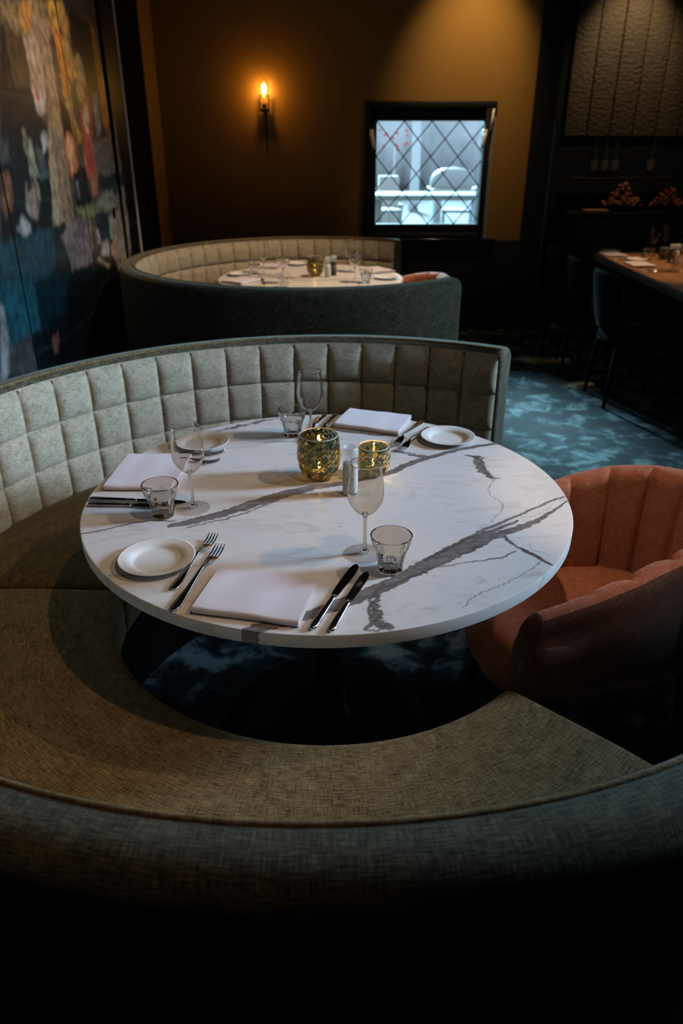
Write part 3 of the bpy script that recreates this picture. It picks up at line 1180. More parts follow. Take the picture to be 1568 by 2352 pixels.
def make_tumbler(seg=90):
    root = empty('water_tumbler', (0, 0, 0))
    Hh = .083
    nf = 9
    outer = [(.0004, .0010), (.0225, .0010), (.0235, .0006), (.0258, .002), (.0264, .008), (.0282, .022), (.0312, .036), (.0345, .048), (.0372, .058), (.0398, .069), (.0420, .0785), (.0428, .0825)]
    P = []
    for i in range(len(outer) - 1):
        for k in range(4):
            t = k / 4
            P.append((outer[i][0] * (1 - t) + outer[i + 1][0] * t, outer[i][1] * (1 - t) + outer[i + 1][1] * t))
    P.append(outer[-1])
    def mod(r, z, a, i):
        fa = ((a / (2 * PI) * nf) % 1) * 2 - 1
        # panels run up to a scalloped arch at about 56 mm
        top = .060 - .006 * fa * fa
        k = min(max((top - z) / .006, 0), 1) * min(max((z - .002) / .01, 0), 1)
        flat = r * math.cos(PI / nf) / math.cos(fa * PI / nf)
        return r + (flat - r) * k * 1.5 + .0006 * (1 - k) * (1 if z > .052 else 0)
    inn = [(max(r - (.0028 if z < .05 else .0022), .002), z) for r, z in P if z > .013]
    b = MB(); b.lathe(P + [(.0424, .0836), (.0412, .0830)], seg, mod=mod)
    b.lathe(list(reversed(inn)) + [(.0005, .0105)], seg)
    b.build('body', M['tumbler'], root)
    return root


def make_plate(r=.081):
    b = MB()
    k = r / .081
    prof = [(.0003, .0035), (.044, .0032), (.0505, .004), (.0535, .0065), (.058, .0105), (.068, .0128), (.078, .0150), (.0808, .0158), (.081, .0150), (.0795, .0136), (.066, .0105), (.057, .0070), (.053, .0025), (.050, .0002), (.047, .0002), (.046, .0012), (.0003, .0012)]
    b.lathe([(p[0] * k, p[1]) for p in prof], 72)
    return b.build('bread_plate', M['china'])


def sect(mb, rows, seg=10, mi=0):
    """rows: (s, halfwidth, thickness/2, zc) along +x, elliptical sections"""
    rings = []
    for s, w, t, z in rows:
        rings.append([(s, w * math.cos(2 * PI * k / seg), z + t * math.sin(2 * PI * k / seg)) for k in range(seg)])
    mb.loft(rings, mi, cap=True)


def make_knife(L):
    root = empty('table_knife', (0, 0, 0))
    b = MB()
    h = L * .46
    sect(b, [(0, .003, .002, .0052), (.003, .0065, .0036, .0052), (.012, .0082, .0045, .0052), (.04, .0074, .0043, .0052), (h - .022, .0058, .0038, .0052), (h - .010, .0050, .0035, .0052), (h - .008, .0060, .0042, .0052), (h - .004, .0060, .0042, .0052), (h - .002, .0046, .0034, .0052), (h + .004, .0058, .0024, .005), (h + .008, .005, .0012, .0048)], 14)
    b.build('handle', M['steel'], root)
    b = MB()
    bl = L - h
    rows = [(0, .0065, -.0055), (.12, .0085, -.0068), (.35, .0090, -.0085), (.6, .0088, -.0100), (.8, .0078, -.0105), (.92, .0055, -.0088), (.98, .002, -.005), (1, -.0012, -.0022)]
    rings = []
    for f, y1, y0 in rows:
        s = h + .004 + f * (bl - .004)
        rings.append([(s, y0, .0042), (s, (y0 + y1) / 2, .0050), (s, y1, .0054), (s, y1, .0040), (s, (y0 + y1) / 2, .0036), (s, y0, .0038)])
    b.loft(rings, cap=True)
    b.build('blade', M['blade'], root, smooth=50)
    return root


def make_fork(L):
    root = empty('fork', (0, 0, 0))
    b = MB()
    hl = L * .68
    rows = [(0, .003, .0010, .0045), (.004, .0078, .0014, .0042), (.014, .0100, .0017, .0038), (.030, .0098, .0018, .0036), (hl * .45, .0060, .0019, .0060), (hl * .7, .0038, .0020, .0105), (hl * .88, .0031, .0019, .0135), (hl, .0036, .0017, .0120)]
    sect(b, rows, 12)
    b.build('handle', M['steel'], root)
    b = MB()
    def zc(f):
        return .0120 - .0085 * math.sin(min(f * 1.5, 1) * PI / 2) + .010 * max(f - .45, 0) ** 2 * 3
    head = L - hl
    rows = [(hl - .002, .0034, .0016, .0121)]
    for f in (.08, .18, .28, .40, .46):
        w = .0036 + .0088 * math.sin(min(f / .34, 1) * PI / 2)
        rows.append((hl + head * f, w, .0011, zc(f)))
    sect(b, rows, 12)
    for k in range(4):
        y = -.0102 + .0068 * k
        sect(b, [(hl + head * f, .0021 * (1 if f < .9 else .55), .0010, zc(f)) for f in (.42, .55, .7, .85, .94, 1.0)], 8)
        n = 8 * 6
        for i in range(len(b.v) - n, len(b.v)):
            p = b.v[i]
            b.v[i] = (p[0], p[1] + y, p[2])
    b.build('tines', M['steel'], root)
    return root


def make_napkin(w=.207, d=.162, lifted=0.0):
    """linen folded twice; fold at -y, loose layers at +y"""
    b = MB()
    def sheet(path, th, x0, x1, nx=16, seed=0):
        n = len(path)
        outer = []
        for i in range(n):
            p, q = path[max(i - 1, 0)], path[min(i + 1, n - 1)]
            t = Vector((q[0] - p[0], q[1] - p[1])).normalized()
            outer.append((path[i][0] - t.y * th, path[i][1] + t.x * th))
        sec = list(path) + list(reversed(outer))
        rings = []
        for k in range(nx + 1):
            f = k / nx
            x = x0 + (x1 - x0) * f
            lift = .0012 * math.sin(f * 5 + seed) + .0010 * math.sin(f * 11 + seed * 2)
            e = .0012 * (abs(2 * f - 1) ** 8)
            rings.append([(x, y + .001 * math.sin(f * 7 + y * 30), max(z + (lift if z > .003 else 0) - (e if z > .005 else 0), .0001)) for y, z in sec])
        b.loft(rings, cap=True)
    def cpath(y0, y1, zlo, zhi, r=None):
        r = (zhi - zlo) / 2
        pts = [(y1 - (y1 - y0 - r) * k / 8, zlo) for k in range(9)]
        for k in range(1, 8):
            a = -PI / 2 - PI * k / 8
            pts.append((y0 + r + r * math.cos(a), zlo + r + r * math.sin(a)))
        pts += [(y0 + r + (y1 - y0 - r) * k / 10, zhi + .0012 * math.sin(k / 10 * PI)) for k in range(11)]
        return pts
    hd = d / 2
    sheet(cpath(-hd, hd - .012, .0016, .0135), .0014, -w / 2, w / 2, seed=1)
    sheet(cpath(-hd + .006, hd - .002, .0044, .0106), .0013, -w / 2 + .002, w / 2 - .001, seed=2)
    sheet(cpath(-hd + .010, hd + .003, .0066, .0088), .0010, -w / 2 + .001, w / 2 - .003, seed=4)
    return b.build('folded_napkin', M['napkin'], smooth=50)


def yaw(p, q):
    return math.atan2(q.y - p.y, q.x - p.x)


G_WINE, G_TUM, G_PLATE = 'wine glasses', 'faceted water tumblers', 'white bread plates'
G_KN, G_FK, G_NAP = 'table knives', 'table forks', 'folded linen napkins'
wine0 = make_wine_glass()
tum0 = make_tumbler()
plate0 = make_plate()
knifeL, knifeS = make_knife(.246), make_knife(.218)
forkL, forkS = make_fork(.248), make_fork(.224)
nap0 = make_napkin()
_used = set()


def place(proto, label, cat, group, loc, rz=0.0, tilt=None):
    o = proto if proto.name not in _used else copy_tree(proto)
    _used.add(proto.name)
    o.location = loc
    o.rotation_euler = (0, 0, rz) if tilt is None else (tilt[0], tilt[1], rz)
    tag(o, label, cat, group)
    return o


Zt = TZ + .0006
# glasses on the near table (the etched mark faces each guest)
place(wine0, 'empty wine glass beside the front tumbler, before the salt bottle', 'wine glass', G_WINE, at_z(837, 1271, Zt), R(-2))
place(wine0, 'empty wine glass at the left place setting, near the left tumbler', 'wine glass', G_WINE, at_z(444, 1167, Zt), R(-95))
place(wine0, 'empty wine glass at the back, behind the larger mosaic jar', 'wine glass', G_WINE, at_z(714, 1013, Zt), R(176))
place(tum0, 'faceted water tumbler by the tips of the front knives', 'tumbler', G_TUM, at_z(896, 1309, Zt), R(8))
place(tum0, 'faceted water tumbler at the left, over the knife blades', 'tumbler', G_TUM, at_z(375, 1184, Zt), R(20))
place(tum0, 'faceted water tumbler at the back of the near table', 'tumbler', G_TUM, at_z(672, 1000, Zt), R(0))
for (x, y, lb) in ((360, 1280, 'white bread plate at the front left beside two forks'), (462, 1014, 'white bread plate behind the left wine glass'), (1028, 1002, 'white bread plate at the back right of the near table')):
    p = at_z(x, y, TZ + .012)
    place(plate0, lb, 'plate', G_PLATE, (p.x, p.y, Zt))
def cutl(proto, a, bq, lb, cat, g, flip=0):
    p, q = at_z(*a, TZ + .004), at_z(*bq, TZ + .004)
    if flip:
        p = q + (p - q).normalized() * flip
    place(proto, lb, cat, g, (p.x, p.y, Zt), yaw(p, q))
cutl(knifeL, (715, 1446), (818, 1297), 'long dinner knife next to the front napkin', 'knife', G_KN)
cutl(knifeS, (758, 1451), (842, 1314), 'shorter knife right of the long front knife', 'knife', G_KN)
cutl(forkS, (395, 1354), (492, 1232), 'smaller fork next to the front bread plate', 'fork', G_FK)
cutl(forkL, (395, 1402), (508, 1256), 'larger fork between small fork and front napkin', 'fork', G_FK)
cutl(knifeL, (205, 1146), (430, 1154), 'dinner knife at the left, close to the left napkin', 'knife', G_KN)
cutl(knifeS, (202, 1158), (420, 1164), 'knife at the left setting, outer one near the table edge', 'knife', G_KN)
cutl(knifeL, (772, 951), (716, 1008), 'dinner knife at the back beside the back napkin', 'knife', G_KN)
cutl(knifeS, (747, 953), (693, 1003), 'knife at the back nearer the back wine glass', 'knife', G_KN)
cutl(forkL, (968, 967), (910, 1020), 'fork at the back between napkin and plate', 'fork', G_FK)
cutl(forkS, (985, 982), (925, 1030), 'fork partly hidden under the rim of the back right plate', 'fork', G_FK)
cutl(forkS, (367, 1052), (517, 1040), 'fork under the edge of the plate behind left glass', 'fork', G_FK, .224)
cutl(forkL, (345, 1062), (506, 1062), 'fork under the left wine glass beside left napkin', 'fork', G_FK, .248)
def napk(corners, lb, scale=1.0):
    """corners: fold-left, fold-right, back-right, back-left in the photograph"""
    a, b_, c_, d_ = [at_z(x, y, TZ + .006) for x, y in corners]
    ce = (a + b_ + c_ + d_) / 4
    rz = yaw((a + d_) / 2, (b_ + c_) / 2)
    o = place(nap0, lb, 'napkin', G_NAP, (ce.x, ce.y, Zt), rz)
    o.scale = (((a - b_).length + (c_ - d_).length) / 2 / .207, ((a - d_).length + (b_ - c_).length) / 2 / .162, 1)
napk(((450, 1402), (686, 1440), (731, 1332), (500, 1310)), 'folded lilac-white napkin at the front edge of the near table')
napk(((770, 978), (915, 998), (945, 957), (803, 942)), 'folded lilac-white napkin at the back of the near table')
napk(((232, 1122), (400, 1126), (440, 1048), (306, 1046)), 'folded lilac-white napkin at the left, by the left wine glass')


# ---- mosaic candle jars
def make_jar(prof, seed, pal, base_c, stops=(), tile=.0152):
    root = empty('mosaic_candle_jar', (0, 0, 0))
    zs = [p[1] for p in prof]; rs = [p[0] for p in prof]
    L = [0]
    for i in range(1, len(prof)):
        L.append(L[-1] + math.hypot(prof[i][0] - prof[i - 1][0], prof[i][1] - prof[i - 1][1]))
    rad = lambda s: float(np.interp(s, L, rs))
    hei = lambda s: float(np.interp(s, L, zs))
    rmax = max(rs)
    inner = [(r - .0025, z) for r, z in prof]
    b = MB()
    b.lathe([(.001, prof[0][1])] + prof + [(prof[-1][0] - .001, prof[-1][1] + .0012)] + list(reversed(inner)) + [(.001, prof[0][1] + .004)], 64)
    b.build('jar_glass', M['grout'], root)
    b = MB()
    b.tube([((rs[-1] - .001) * math.cos(2 * PI * k / 48), (rs[-1] - .001) * math.sin(2 * PI * k / 48), zs[-1] + .0008) for k in range(49)], .0019, 8)
    b.build('rim', M['cap'], root)
    r_ = random.Random(seed)
    V, F, C = [], [], []
    tw, tl = tile, tile * .72
    ang = R(38)
    ca, sa = math.cos(ang), math.sin(ang)
    circ = 2 * PI * rmax
    nI = int((circ + L[-1]) / tl) + 4
    for i in range(-nI, nI):
        for j in range(-nI, nI):
            u0 = i * tw + (j % 2) * tw * .5
            v0 = j * tl
            cu, cv = u0 * ca - v0 * sa, u0 * sa + v0 * ca
            if not (0 <= cu < circ) or not (.002 < cv < L[-1] - .002):
                continue
            if r_.random() < .02:
                continue
            # tile turned a little by hand
            da = ang + r_.uniform(-.26, .26)
            hx, hy = tw * .43, tl * .42
            off = .0009 + r_.uniform(0, .0006)
            tl_ = [r_.uniform(-.0007, .0007) for _ in range(4)]
            base = len(V)
            for q, (sx, sy) in enumerate(((-1, -1), (1, -1), (1, 1), (-1, 1))):
                uu = cu + (sx * hx * math.cos(da) - sy * hy * math.sin(da)) * 1.0
                vv = min(max(cv + sx * hx * math.sin(da) + sy * hy * math.cos(da), 0), L[-1])
                a = uu / rmax
                rr = rad(vv) + off + tl_[q]
                V.append((rr * math.cos(a), rr * math.sin(a), hei(vv)))
            F.append((base, base + 1, base + 2, base + 3))
            c = r_.choice(pal)
            k = r_.uniform(.35, 1.15)
            C += [tuple(min(1, x * k) for x in c) + (1,)] * 4
    b = MB(); b.add(V, F)
    o = b.build('mosaic', M['tile'], root, smooth=False)
    ca_ = o.data.color_attributes.new('tile', 'FLOAT_COLOR', 'POINT')
    ca_.data.foreach_set('color', np.array(C, dtype=np.float32).ravel())
    return root


PAL1 = [(.10, .13, .05), (.16, .17, .06), (.06, .10, .05), (.30, .20, .06), (.42, .30, .12), (.50, .36, .16), (.05, .09, .08), (.22, .20, .10), (.28, .15, .05), (.14, .19, .10), (.36, .26, .10), (.08, .06, .03), (.30, .22, .08), (.12, .16, .07), (.20, .16, .06), (.07, .13, .14)]
PAL2 = [(.08, .20, .18), (.10, .26, .24), (.06, .14, .14), (.40, .28, .12), (.52, .36, .18), (.16, .22, .12), (.34, .24, .10), (.12, .28, .26), (.55, .34, .20), (.22, .26, .16)]
jp1 = [(.024, .0015), (.033, .006), (.044, .018), (.0520, .035), (.0565, .055), (.0565, .070), (.0552, .088), (.0530, .104), (.0515, .114), (.0508, .121)]
jp2 = [(.022, .0015), (.030, .006), (.0375, .018), (.0420, .035), (.0435, .052), (.0428, .064), (.0412, .074), (.0400, .082)]


def candle(loc, h, jar, wick_light, lab):
    root = empty('tealight_candle', loc)
    b = MB(); b.lathe([(.0005, .0), (.0185, .0), (.019, .002), (.019, h), (.0183, h + .0006), (.0178, h), (.0178, h - .003), (.0005, h - .003)], 32)
    b.build('cup', M['alu'], root, smooth=40)
    b = MB(); b.lathe([(.0005, .001), (.0174, .001), (.0174, h - .0025), (.0005, h - .002)], 28)
    b.build('wax', M['wax'], root)
    b = MB(); b.tube([(0, 0, h - .003), (.0003, 0, h + .006)], .0007, 6)
    b.build('wick', M['black_matte'], root)
    b = MB(); b.lathe([(.0002, h + .004), (.0022, h + .007), (.0034, h + .011), (.0030, h + .017), (.0014, h + .024), (.0002, h + .030)], 14)
    b.build('flame', M['flame'], root)
    tag(root, lab, 'candle', 'tealights in mosaic jars')
    if wick_light:
        lamp('candle_light', 'POINT', (loc[0], loc[1], loc[2] + h + .036), wick_light, (1.0, .50, .12), size=.004)
    return root


jar1_loc = at_z(733, 1097, Zt)
jar1 = make_jar(jp1, 3, PAL1, None)
jar1.location = jar1_loc
tag(jar1, 'larger green and amber mosaic candle jar on the near table', 'candle holder', 'mosaic candle jars')
candle((jar1_loc.x, jar1_loc.y, Zt + .005), .016, jar1, .42, 'lit tealight inside the larger mosaic jar')
jar2_loc = at_z(857, 1090, Zt)
jar2 = make_jar(jp2, 5, PAL2, None)
jar2.location = jar2_loc
tag(jar2, 'smaller teal and gold mosaic candle jar behind the salt bottle', 'candle holder', 'mosaic candle jars')
candle((jar2_loc.x, jar2_loc.y, Zt + .005), .016, jar2, .6, 'lit tealight inside the smaller teal mosaic jar')


# ---- salt and pepper grinder bottles
def make_shaker(fill, with_print=True):
    root = empty('grinder_bottle', (0, 0, 0))
    b = MB()
    b.lathe([(.0005, .0008), (.0165, .0005), (.0188, .003), (.0192, .010), (.0190, .055), (.0182, .086), (.0165, .093), (.0160, .097)], 40)
    b.build('bottle', M['bottle_glass'], root)
    b = MB()
    b.lathe([(.0004, .004), (.0165, .004), (.0178, .008), (.0176, .055), (.0168, .084), (.0004, .086)], 32)
    b.build('contents', fill, root)
    b = MB()
    def mod(r, z, a, i):
        return r * (1 + (.035 * math.cos(a * 18) if .100 < z < .124 else 0))
    b.lathe([(.0004, .0955), (.0185, .0960), (.0192, .099), (.0188, .102), (.0202, .106), (.0210, .113), (.0208, .121), (.0195, .126), (.0180, .1285), (.0165, .1285), (.0150, .118), (.0130, .110), (.0004, .109)], 72, mod=mod)
    b.build('grinder_cap', M['cap'], root)
    if with_print:
        b = MB()
        rr = .0194
        def w(x, z):
            return (rr * math.sin(x / rr), -rr * math.cos(x / rr), z)
        n = 40
        V, F = [], []
        for k in range(n + 1):
            a = 2 * PI * k / n
            for q in (.0105, .0112):
                V.append(w(q * math.cos(a), .046 + q * math.sin(a)))
        F = [(2 * k, 2 * k + 2, 2 * k + 3, 2 * k + 1) for k in range(n)]
        b.add(V, F, 0)
        b.add([w(-.002, .058), w(.002, .058), w(.002, .070), w(-.002, .070)], [(0, 1, 2, 3)], 0)
        for z, x0, x1 in ((.049, -.0075, .0075), (.044, -.004, .004)):
            for i in range(6):
                xa = x0 + (x1 - x0) * i / 6
                xb = xa + (x1 - x0) / 6 * .62
                b.add([w(xa, z), w(xb, z), w(xb, z + .0022), w(xa, z + .0022)], [(0, 1, 2, 3)], 1)
        b.build('print', [M['print_white'], M['print_dark']], root, smooth=False)
    return root


salt0 = make_shaker(M['salt'])
place(salt0, 'clear salt grinder bottle between the two mosaic jars', 'salt grinder', 'grinder bottles', at_z(803, 1134, Zt), R(-12))

# ------------------------------------------------------------------ the far table, set the same way
def z2(x, y):
    return at_z(x, y, Zt)
for (x, y, lb, a) in ((606, 630, 'wine glass at the far table, left rear one', 40), (651, 650, 'wine glass at the far table before the gold wall, second from left', 0), (803, 625, 'wine glass at the far table, rear right one', 120), (814, 648, 'wine glass at the far table, front right one beside a tumbler', 60)):
    place(wine0, lb, 'wine glass', G_WINE, z2(x, y), R(a))
for (x, y, lb) in ((586, 628, 'water tumbler at the far table, leftmost'), (651, 660, 'water tumbler at the far table near the front rim of the banquette'), (840, 650, 'water tumbler at the far table, right, by the far right plate'), (824, 609, 'water tumbler at the far table beside the rear right wine glass')):
    place(tum0, lb, 'tumbler', G_TUM, z2(x, y), R(x))
for (x, y, lb) in ((550, 632, 'white bread plate at the left rim of the far table'), (683, 608, 'white bread plate at the rear of the far table'), (886, 640, 'white bread plate at the right rim of the far table')):
    place(plate0, lb, 'plate', G_PLATE, z2(x, y))
for (x, y, a, lb) in ((553, 647, 60, 'folded napkin at the left front of the far table'), (612, 613, 165, 'folded napkin at the left rear of the far table'), (866, 623, -60, 'folded napkin at the right of the far table')):
    place(nap0, lb, 'napkin', G_NAP, z2(x, y), R(a)).scale = (1, 1, 1)
for (pr, x, y, a, lb, c, g) in ((forkL, 562, 641, 20, 'fork beside the left plate of the far table', 'fork', G_FK), (forkS, 570, 637, 24, 'inner fork beside the left plate of the far table', 'fork', G_FK), (knifeL, 608, 655, 100, 'knife at the front left of the far table', 'knife', G_KN), (knifeL, 640, 640, 10, 'knife at the middle of the far table behind tumbler', 'knife', G_KN)):
    place(pr, lb, c, g, z2(x, y), R(a))
j3 = copy_tree(jar1, loc=z2(724, 634), rz=R(100))
tag(j3, 'green and amber mosaic candle jar on the far table', 'candle holder', 'mosaic candle jars')
p = z2(724, 634)
candle((p.x, p.y, Zt + .005), .016, j3, .45, 'lit tealight inside the mosaic jar of the far table')
place(salt0, 'salt grinder bottle right of the far mosaic jar', 'salt grinder', 'grinder bottles', z2(752, 637), R(20))
pepper0 = make_shaker(M['pepper'])
place(pepper0, 'pepper grinder bottle of dark corns on the far table', 'pepper grinder', 'grinder bottles', z2(766, 633), R(20))


# ------------------------------------------------------------------ terracotta tub chairs
def make_tub():
    root = empty('tub_armchair', (0, 0, 0))
    hw, xf, xb = .222, -.300, .02
    # U-shaped plan of the middle of the upholstered shell: from one arm front round the back to the other
    plan = []
    n1, n2 = 30, 110
    for k in range(n1):
        plan.append((xf + (xb - xf) * k / n1, -hw - .012 * math.sin(PI * k / n1)))
    for k in range(n2 + 1):
        a = -PI / 2 + PI * k / n2
        plan.append((xb + .26 * math.cos(a), hw * math.sin(a)))
    for k in range(1, n1 + 1):
        plan.append((xb + (xf - xb) * k / n1, hw + .012 * math.sin(PI * k / n1)))
    n = len(plan)
    Ls = [0]
    for i in range(1, n):
        Ls.append(Ls[-1] + math.hypot(plan[i][0] - plan[i - 1][0], plan[i][1] - plan[i - 1][1]))
    Lt = Ls[-1]
    def frame(i):
        p, q = plan[max(i - 1, 0)], plan[min(i + 1, n - 1)]
        t = Vector((q[0] - p[0], q[1] - p[1])).normalized()
        return Vector((t.y, -t.x))     # outward
    rings, uvs = [], []
    ch = Lt / 13.0                      # channel spacing
    def ring(i, k_end=1.0):
        x, y = plan[i]
        o = frame(i)
        f = Ls[i] / Lt
        b_ = math.sin(PI * f) ** 1.1
        top = .618 + .150 * b_
        th = .052 + .006 * b_           # half thickness near the top
        groove = abs(((Ls[i] / ch) % 1) * 2 - 1)
        gv = (.030 * max(groove, 0) ** 5 - .004) * (1 if .08 < f < .92 else .0)
        R_ = []
        sec = []
        # inner face upward, over the rolled top, down the outer face
        tr = .030
        for z, d in ((.35, -.040), (.41, -.047), (.47, -.050), (.54, -.047), (top - .075, -.038), (top - .045, -.030)):
            sec.append((d + gv, z))
        for q in range(7):
            a = PI - q * PI / 6
            sec.append((.010 + (.036 + .004 * b_) * math.cos(a) + gv * (1, .95, .75, .35, .1, 0, 0)[q], top - tr + tr * math.sin(a)))
        for z, d in ((top - .065, .058), (.57, .066), (.50, .066), (.44, .056), (.39, .032), (.352, -.010)):
            sec.append((d, z))
        for d, z in sec:
            zz = .44 + (z - .44) * k_end
            dd = d * k_end
            R_.append((x + o.x * dd, y + o.y * dd, zz))
        return R_
    def capring(i, ext, s):
        x, y = plan[i]
        o = frame(i)
        base = ring(i)
        c = Vector((x, y, .45))
        out = []
        for p in base:
            v = Vector(p) - c
            out.append((c.x + v.x * s - ext, c.y + v.y * s, c.z + v.z * s))
        return out
    for ext, s in ((.042, .35), (.040, .62), (.033, .80), (.020, .925), (.008, .98)):
        rings.append(capring(0, ext, s))
    for i in range(n):
        rings.append(ring(i))
    for ext, s in ((.008, .98), (.020, .925), (.033, .80), (.040, .62), (.042, .35)):
        rings.append(capring(n - 1, ext, s))
    m = len(rings[0])
    for ri, r_ in enumerate(rings):
        u = Ls[min(max(ri - 5, 0), n - 1)]
        cap_ = ri < 5 or ri >= len(rings) - 5
        v = 0
        for k in range(m):
            if k:
                v += (Vector(r_[k]) - Vector(r_[k - 1])).length
            uvs.append((r_[k][1], r_[k][2]) if cap_ else (u, v))
    b = MB(); b.loft(rings, 0, cap=True, uvs=uvs)
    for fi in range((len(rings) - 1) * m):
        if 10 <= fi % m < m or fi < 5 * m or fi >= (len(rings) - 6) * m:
            b.mi[fi] = 1  # shade-darkened velvet on the outer face and arm fronts
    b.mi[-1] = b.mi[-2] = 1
    b.build('shell', [M['pink'], M['pink_shaded']], root)
    # seat cushion filling the U, domed, with a round front
    b = MB()
    outl = []
    for k in range(40):
        a = 2 * PI * k / 40
        cx, sy = math.cos(a), math.sin(a)
        e = 3.2
        r = (abs(cx) ** e + abs(sy) ** e) ** (-1 / e)
        outl.append((-.055 + .275 * r * cx, .198 * r * sy))
    rings, uv = [], []
    for s, z in ((.92, .30), (.98, .312), (1.0, .345), (1.0, .415), (.975, .440), (.92, .452), (.75, .462), (.5, .467), (.2, .470), (.02, .470)):
        rings.append([(-.055 + (x + .055) * s, y * s, z) for x, y in outl])
        uv += [(x * s, y * s + z) for x, y in outl]
    b.loft(rings, 0, cap=True, uvs=uv)
    b.build('seat', M['pink'], root)
    for sx, sy in ((-.22, -.17), (-.22, .17), (.18, -.17), (.18, .17)):
        b = MB(); b.tube([(sx * 1.12, sy * 1.12, .0), (sx, sy, .36)], [.010, .017], 12)
        b.build('leg', M['black_metal'], root)
    return root


tub = make_tub()
tub.location = (.675, 1.635, 0)
tub.rotation_euler = (0, 0, R(14))
tag(tub, 'terracotta velvet tub armchair with channelled back at the near table', 'armchair', 'terracotta tub armchairs')
tub2 = copy_tree(tub, loc=(.385, 5.00, 0), rz=R(2))
tag(tub2, 'terracotta tub armchair whose back shows over the far banquette', 'armchair', 'terracotta tub armchairs')


# ------------------------------------------------------------------ long table on the right with its chairs
lt = empty('dining_table', (2.55, 4.9, 0))
b = MB()
XE0, XE1 = 2.035, 3.0
b.box(XE0 - 2.55, XE1 - 2.55, -1.9, 1.30, .690, .7495, bev=.004)
b.build('tabletop', M['oak'], lt)
b = MB(); b.box(XE0 - 2.55 - .002, XE0 - 2.55 + .006, -1.9, 1.30, .690, .747, bev=.001)
b.build('edge_band', M['slate_edge'], lt)['label'] = 'dark grey edge band'
for sx in (-.38, .32):
    for sy in (-1.6, 1.0):
        b = MB(); b.box(sx - .04, sx + .04, sy - .04, sy + .04, 0, .692, bev=.004)
        b.build('leg', M['black_metal'], lt)
tag(lt, 'long oak dining table with dark edge at the right', 'table')


def make_chair():
    root = empty('dining_chair', (0, 0, 0))     # faces +x
    b = MB()
    rings = []
    outl = []
    for k in range(36):
        a = 2 * PI * k / 36
        cx, sy = math.cos(a), math.sin(a)
        e = 3.5
        r = (abs(cx) ** e + abs(sy) ** e) ** (-1 / e)
        outl.append((.215 * r * cx, .215 * r * sy * (1 + .06 * r * cx)))
    for s, z in ((.90, .385), (.97, .392), (1.0, .41), (1.0, .445), (.97, .465), (.90, .476), (.5, .482), (.02, .484)):
        rings.append([(x * s, y * s, z) for x, y in outl])
    b.loft(rings, cap=True)
    b.build('seat', M['dark_velvet'], root)
    b = MB()
    rings = []
    for k in range(25):
        f = k / 24 * 2 - 1
        y = .215 * f
        xo = -.215 + .050 * f * f
        e = (1 - abs(f) ** 6) ** .5 if abs(f) < 1 else 0
        t = .030 * max(e, .15)
        topz = .84 - .025 * f * f
        sec = []
        for q in range(20):
            a = 2 * PI * q / 20
            zc = (topz + .47) / 2
            zh = (topz - .47) / 2 * (.86 + .14 * max(e, 0))
            ss, cc = math.sin(a), math.cos(a)
            zz = zc + zh * (abs(ss) ** .5) * (1 if ss >= 0 else -1)
            lean = -.075 * (zz - .47) / .37
            sec.append((xo + lean + t * (abs(cc) ** .7) * (1 if cc >= 0 else -1), y, zz))
        rings.append(sec)
    b.loft(rings, cap=True)
    b.build('backrest', M['dark_velvet'], root)
    for sx, sy in ((-.17, -.16), (-.17, .16), (.17, -.16), (.17, .16)):
        b = MB(); b.tube([(sx * 1.22, sy * 1.15, .0), (sx, sy, .40)], [.011, .019], 12)
        b.build('leg', M['black_matte'], root)
    return root


ch0 = make_chair()
for i, (y, lb) in enumerate(((5.92, 'dark velvet dining chair at the far end of the long table'), (5.36, 'dark velvet dining chair, middle one along the long table'), (4.74, 'dark velvet dining chair closest to the camera along the long table'))):
    o = ch0 if i == 0 else copy_tree(ch0)
    o.location = (1.90, y, 0)
    o.rotation_euler = (0, 0, R((3, -2, 2)[i]))
    tag(o, lb, 'chair', 'dark velvet dining chairs')

for (x, y, lb) in ((1494, 588, 'wine glass on the long table, left one of the pair'), (1521, 583, 'wine glass on the long table behind, right one of pair'), (1566, 612, 'wine glass on the long table cut by the picture edge')):
    place(wine0, lb, 'wine glass', G_WINE, z2(x, y), R(x))
for (x, y, lb) in ((1487, 597, 'tumbler on the long table below the pair of glasses'), (1550, 624, 'tumbler on the long table at the right picture edge')):
    place(tum0, lb, 'tumbler', G_TUM, z2(x, y), R(x))
for (x, y, lb) in ((1401, 579, 'white bread plate at the far end of the long table'), (1461, 599, 'white bread plate between the napkins on the long table')):
    place(plate0, lb, 'plate', G_PLATE, z2(x, y))
for (x, y, lb) in ((1408, 587, 'folded napkin at the far end of the long table'), (1470, 610, 'folded napkin nearer on the long table by cutlery')):
    place(nap0, lb, 'napkin', G_NAP, z2(x, y), R(-88)).scale = (1, 1, 1)
for (pr, x, y, lb) in ((knifeL, 1408, 597, 'knife beside the far napkin of the long table'), (knifeL, 1468, 622, 'knife beside the nearer napkin of the long table'), (knifeS, 1475, 626, 'second knife beside the nearer napkin of the long table')):
    place(pr, lb, 'knife', G_KN, z2(x, y), R(4))
j4 = copy_tree(jar2, loc=z2(1523, 596), rz=R(50))
tag(j4, 'dark green mosaic candle jar on the long table', 'candle holder', 'mosaic candle jars')
place(salt0, 'salt grinder bottle at the right on the long table', 'salt grinder', 'grinder bottles', z2(1550, 603), 0)
place(pepper0, 'pepper grinder bottle on the long table beside the green jar', 'pepper grinder', 'grinder bottles', z2(1538, 603), 0)

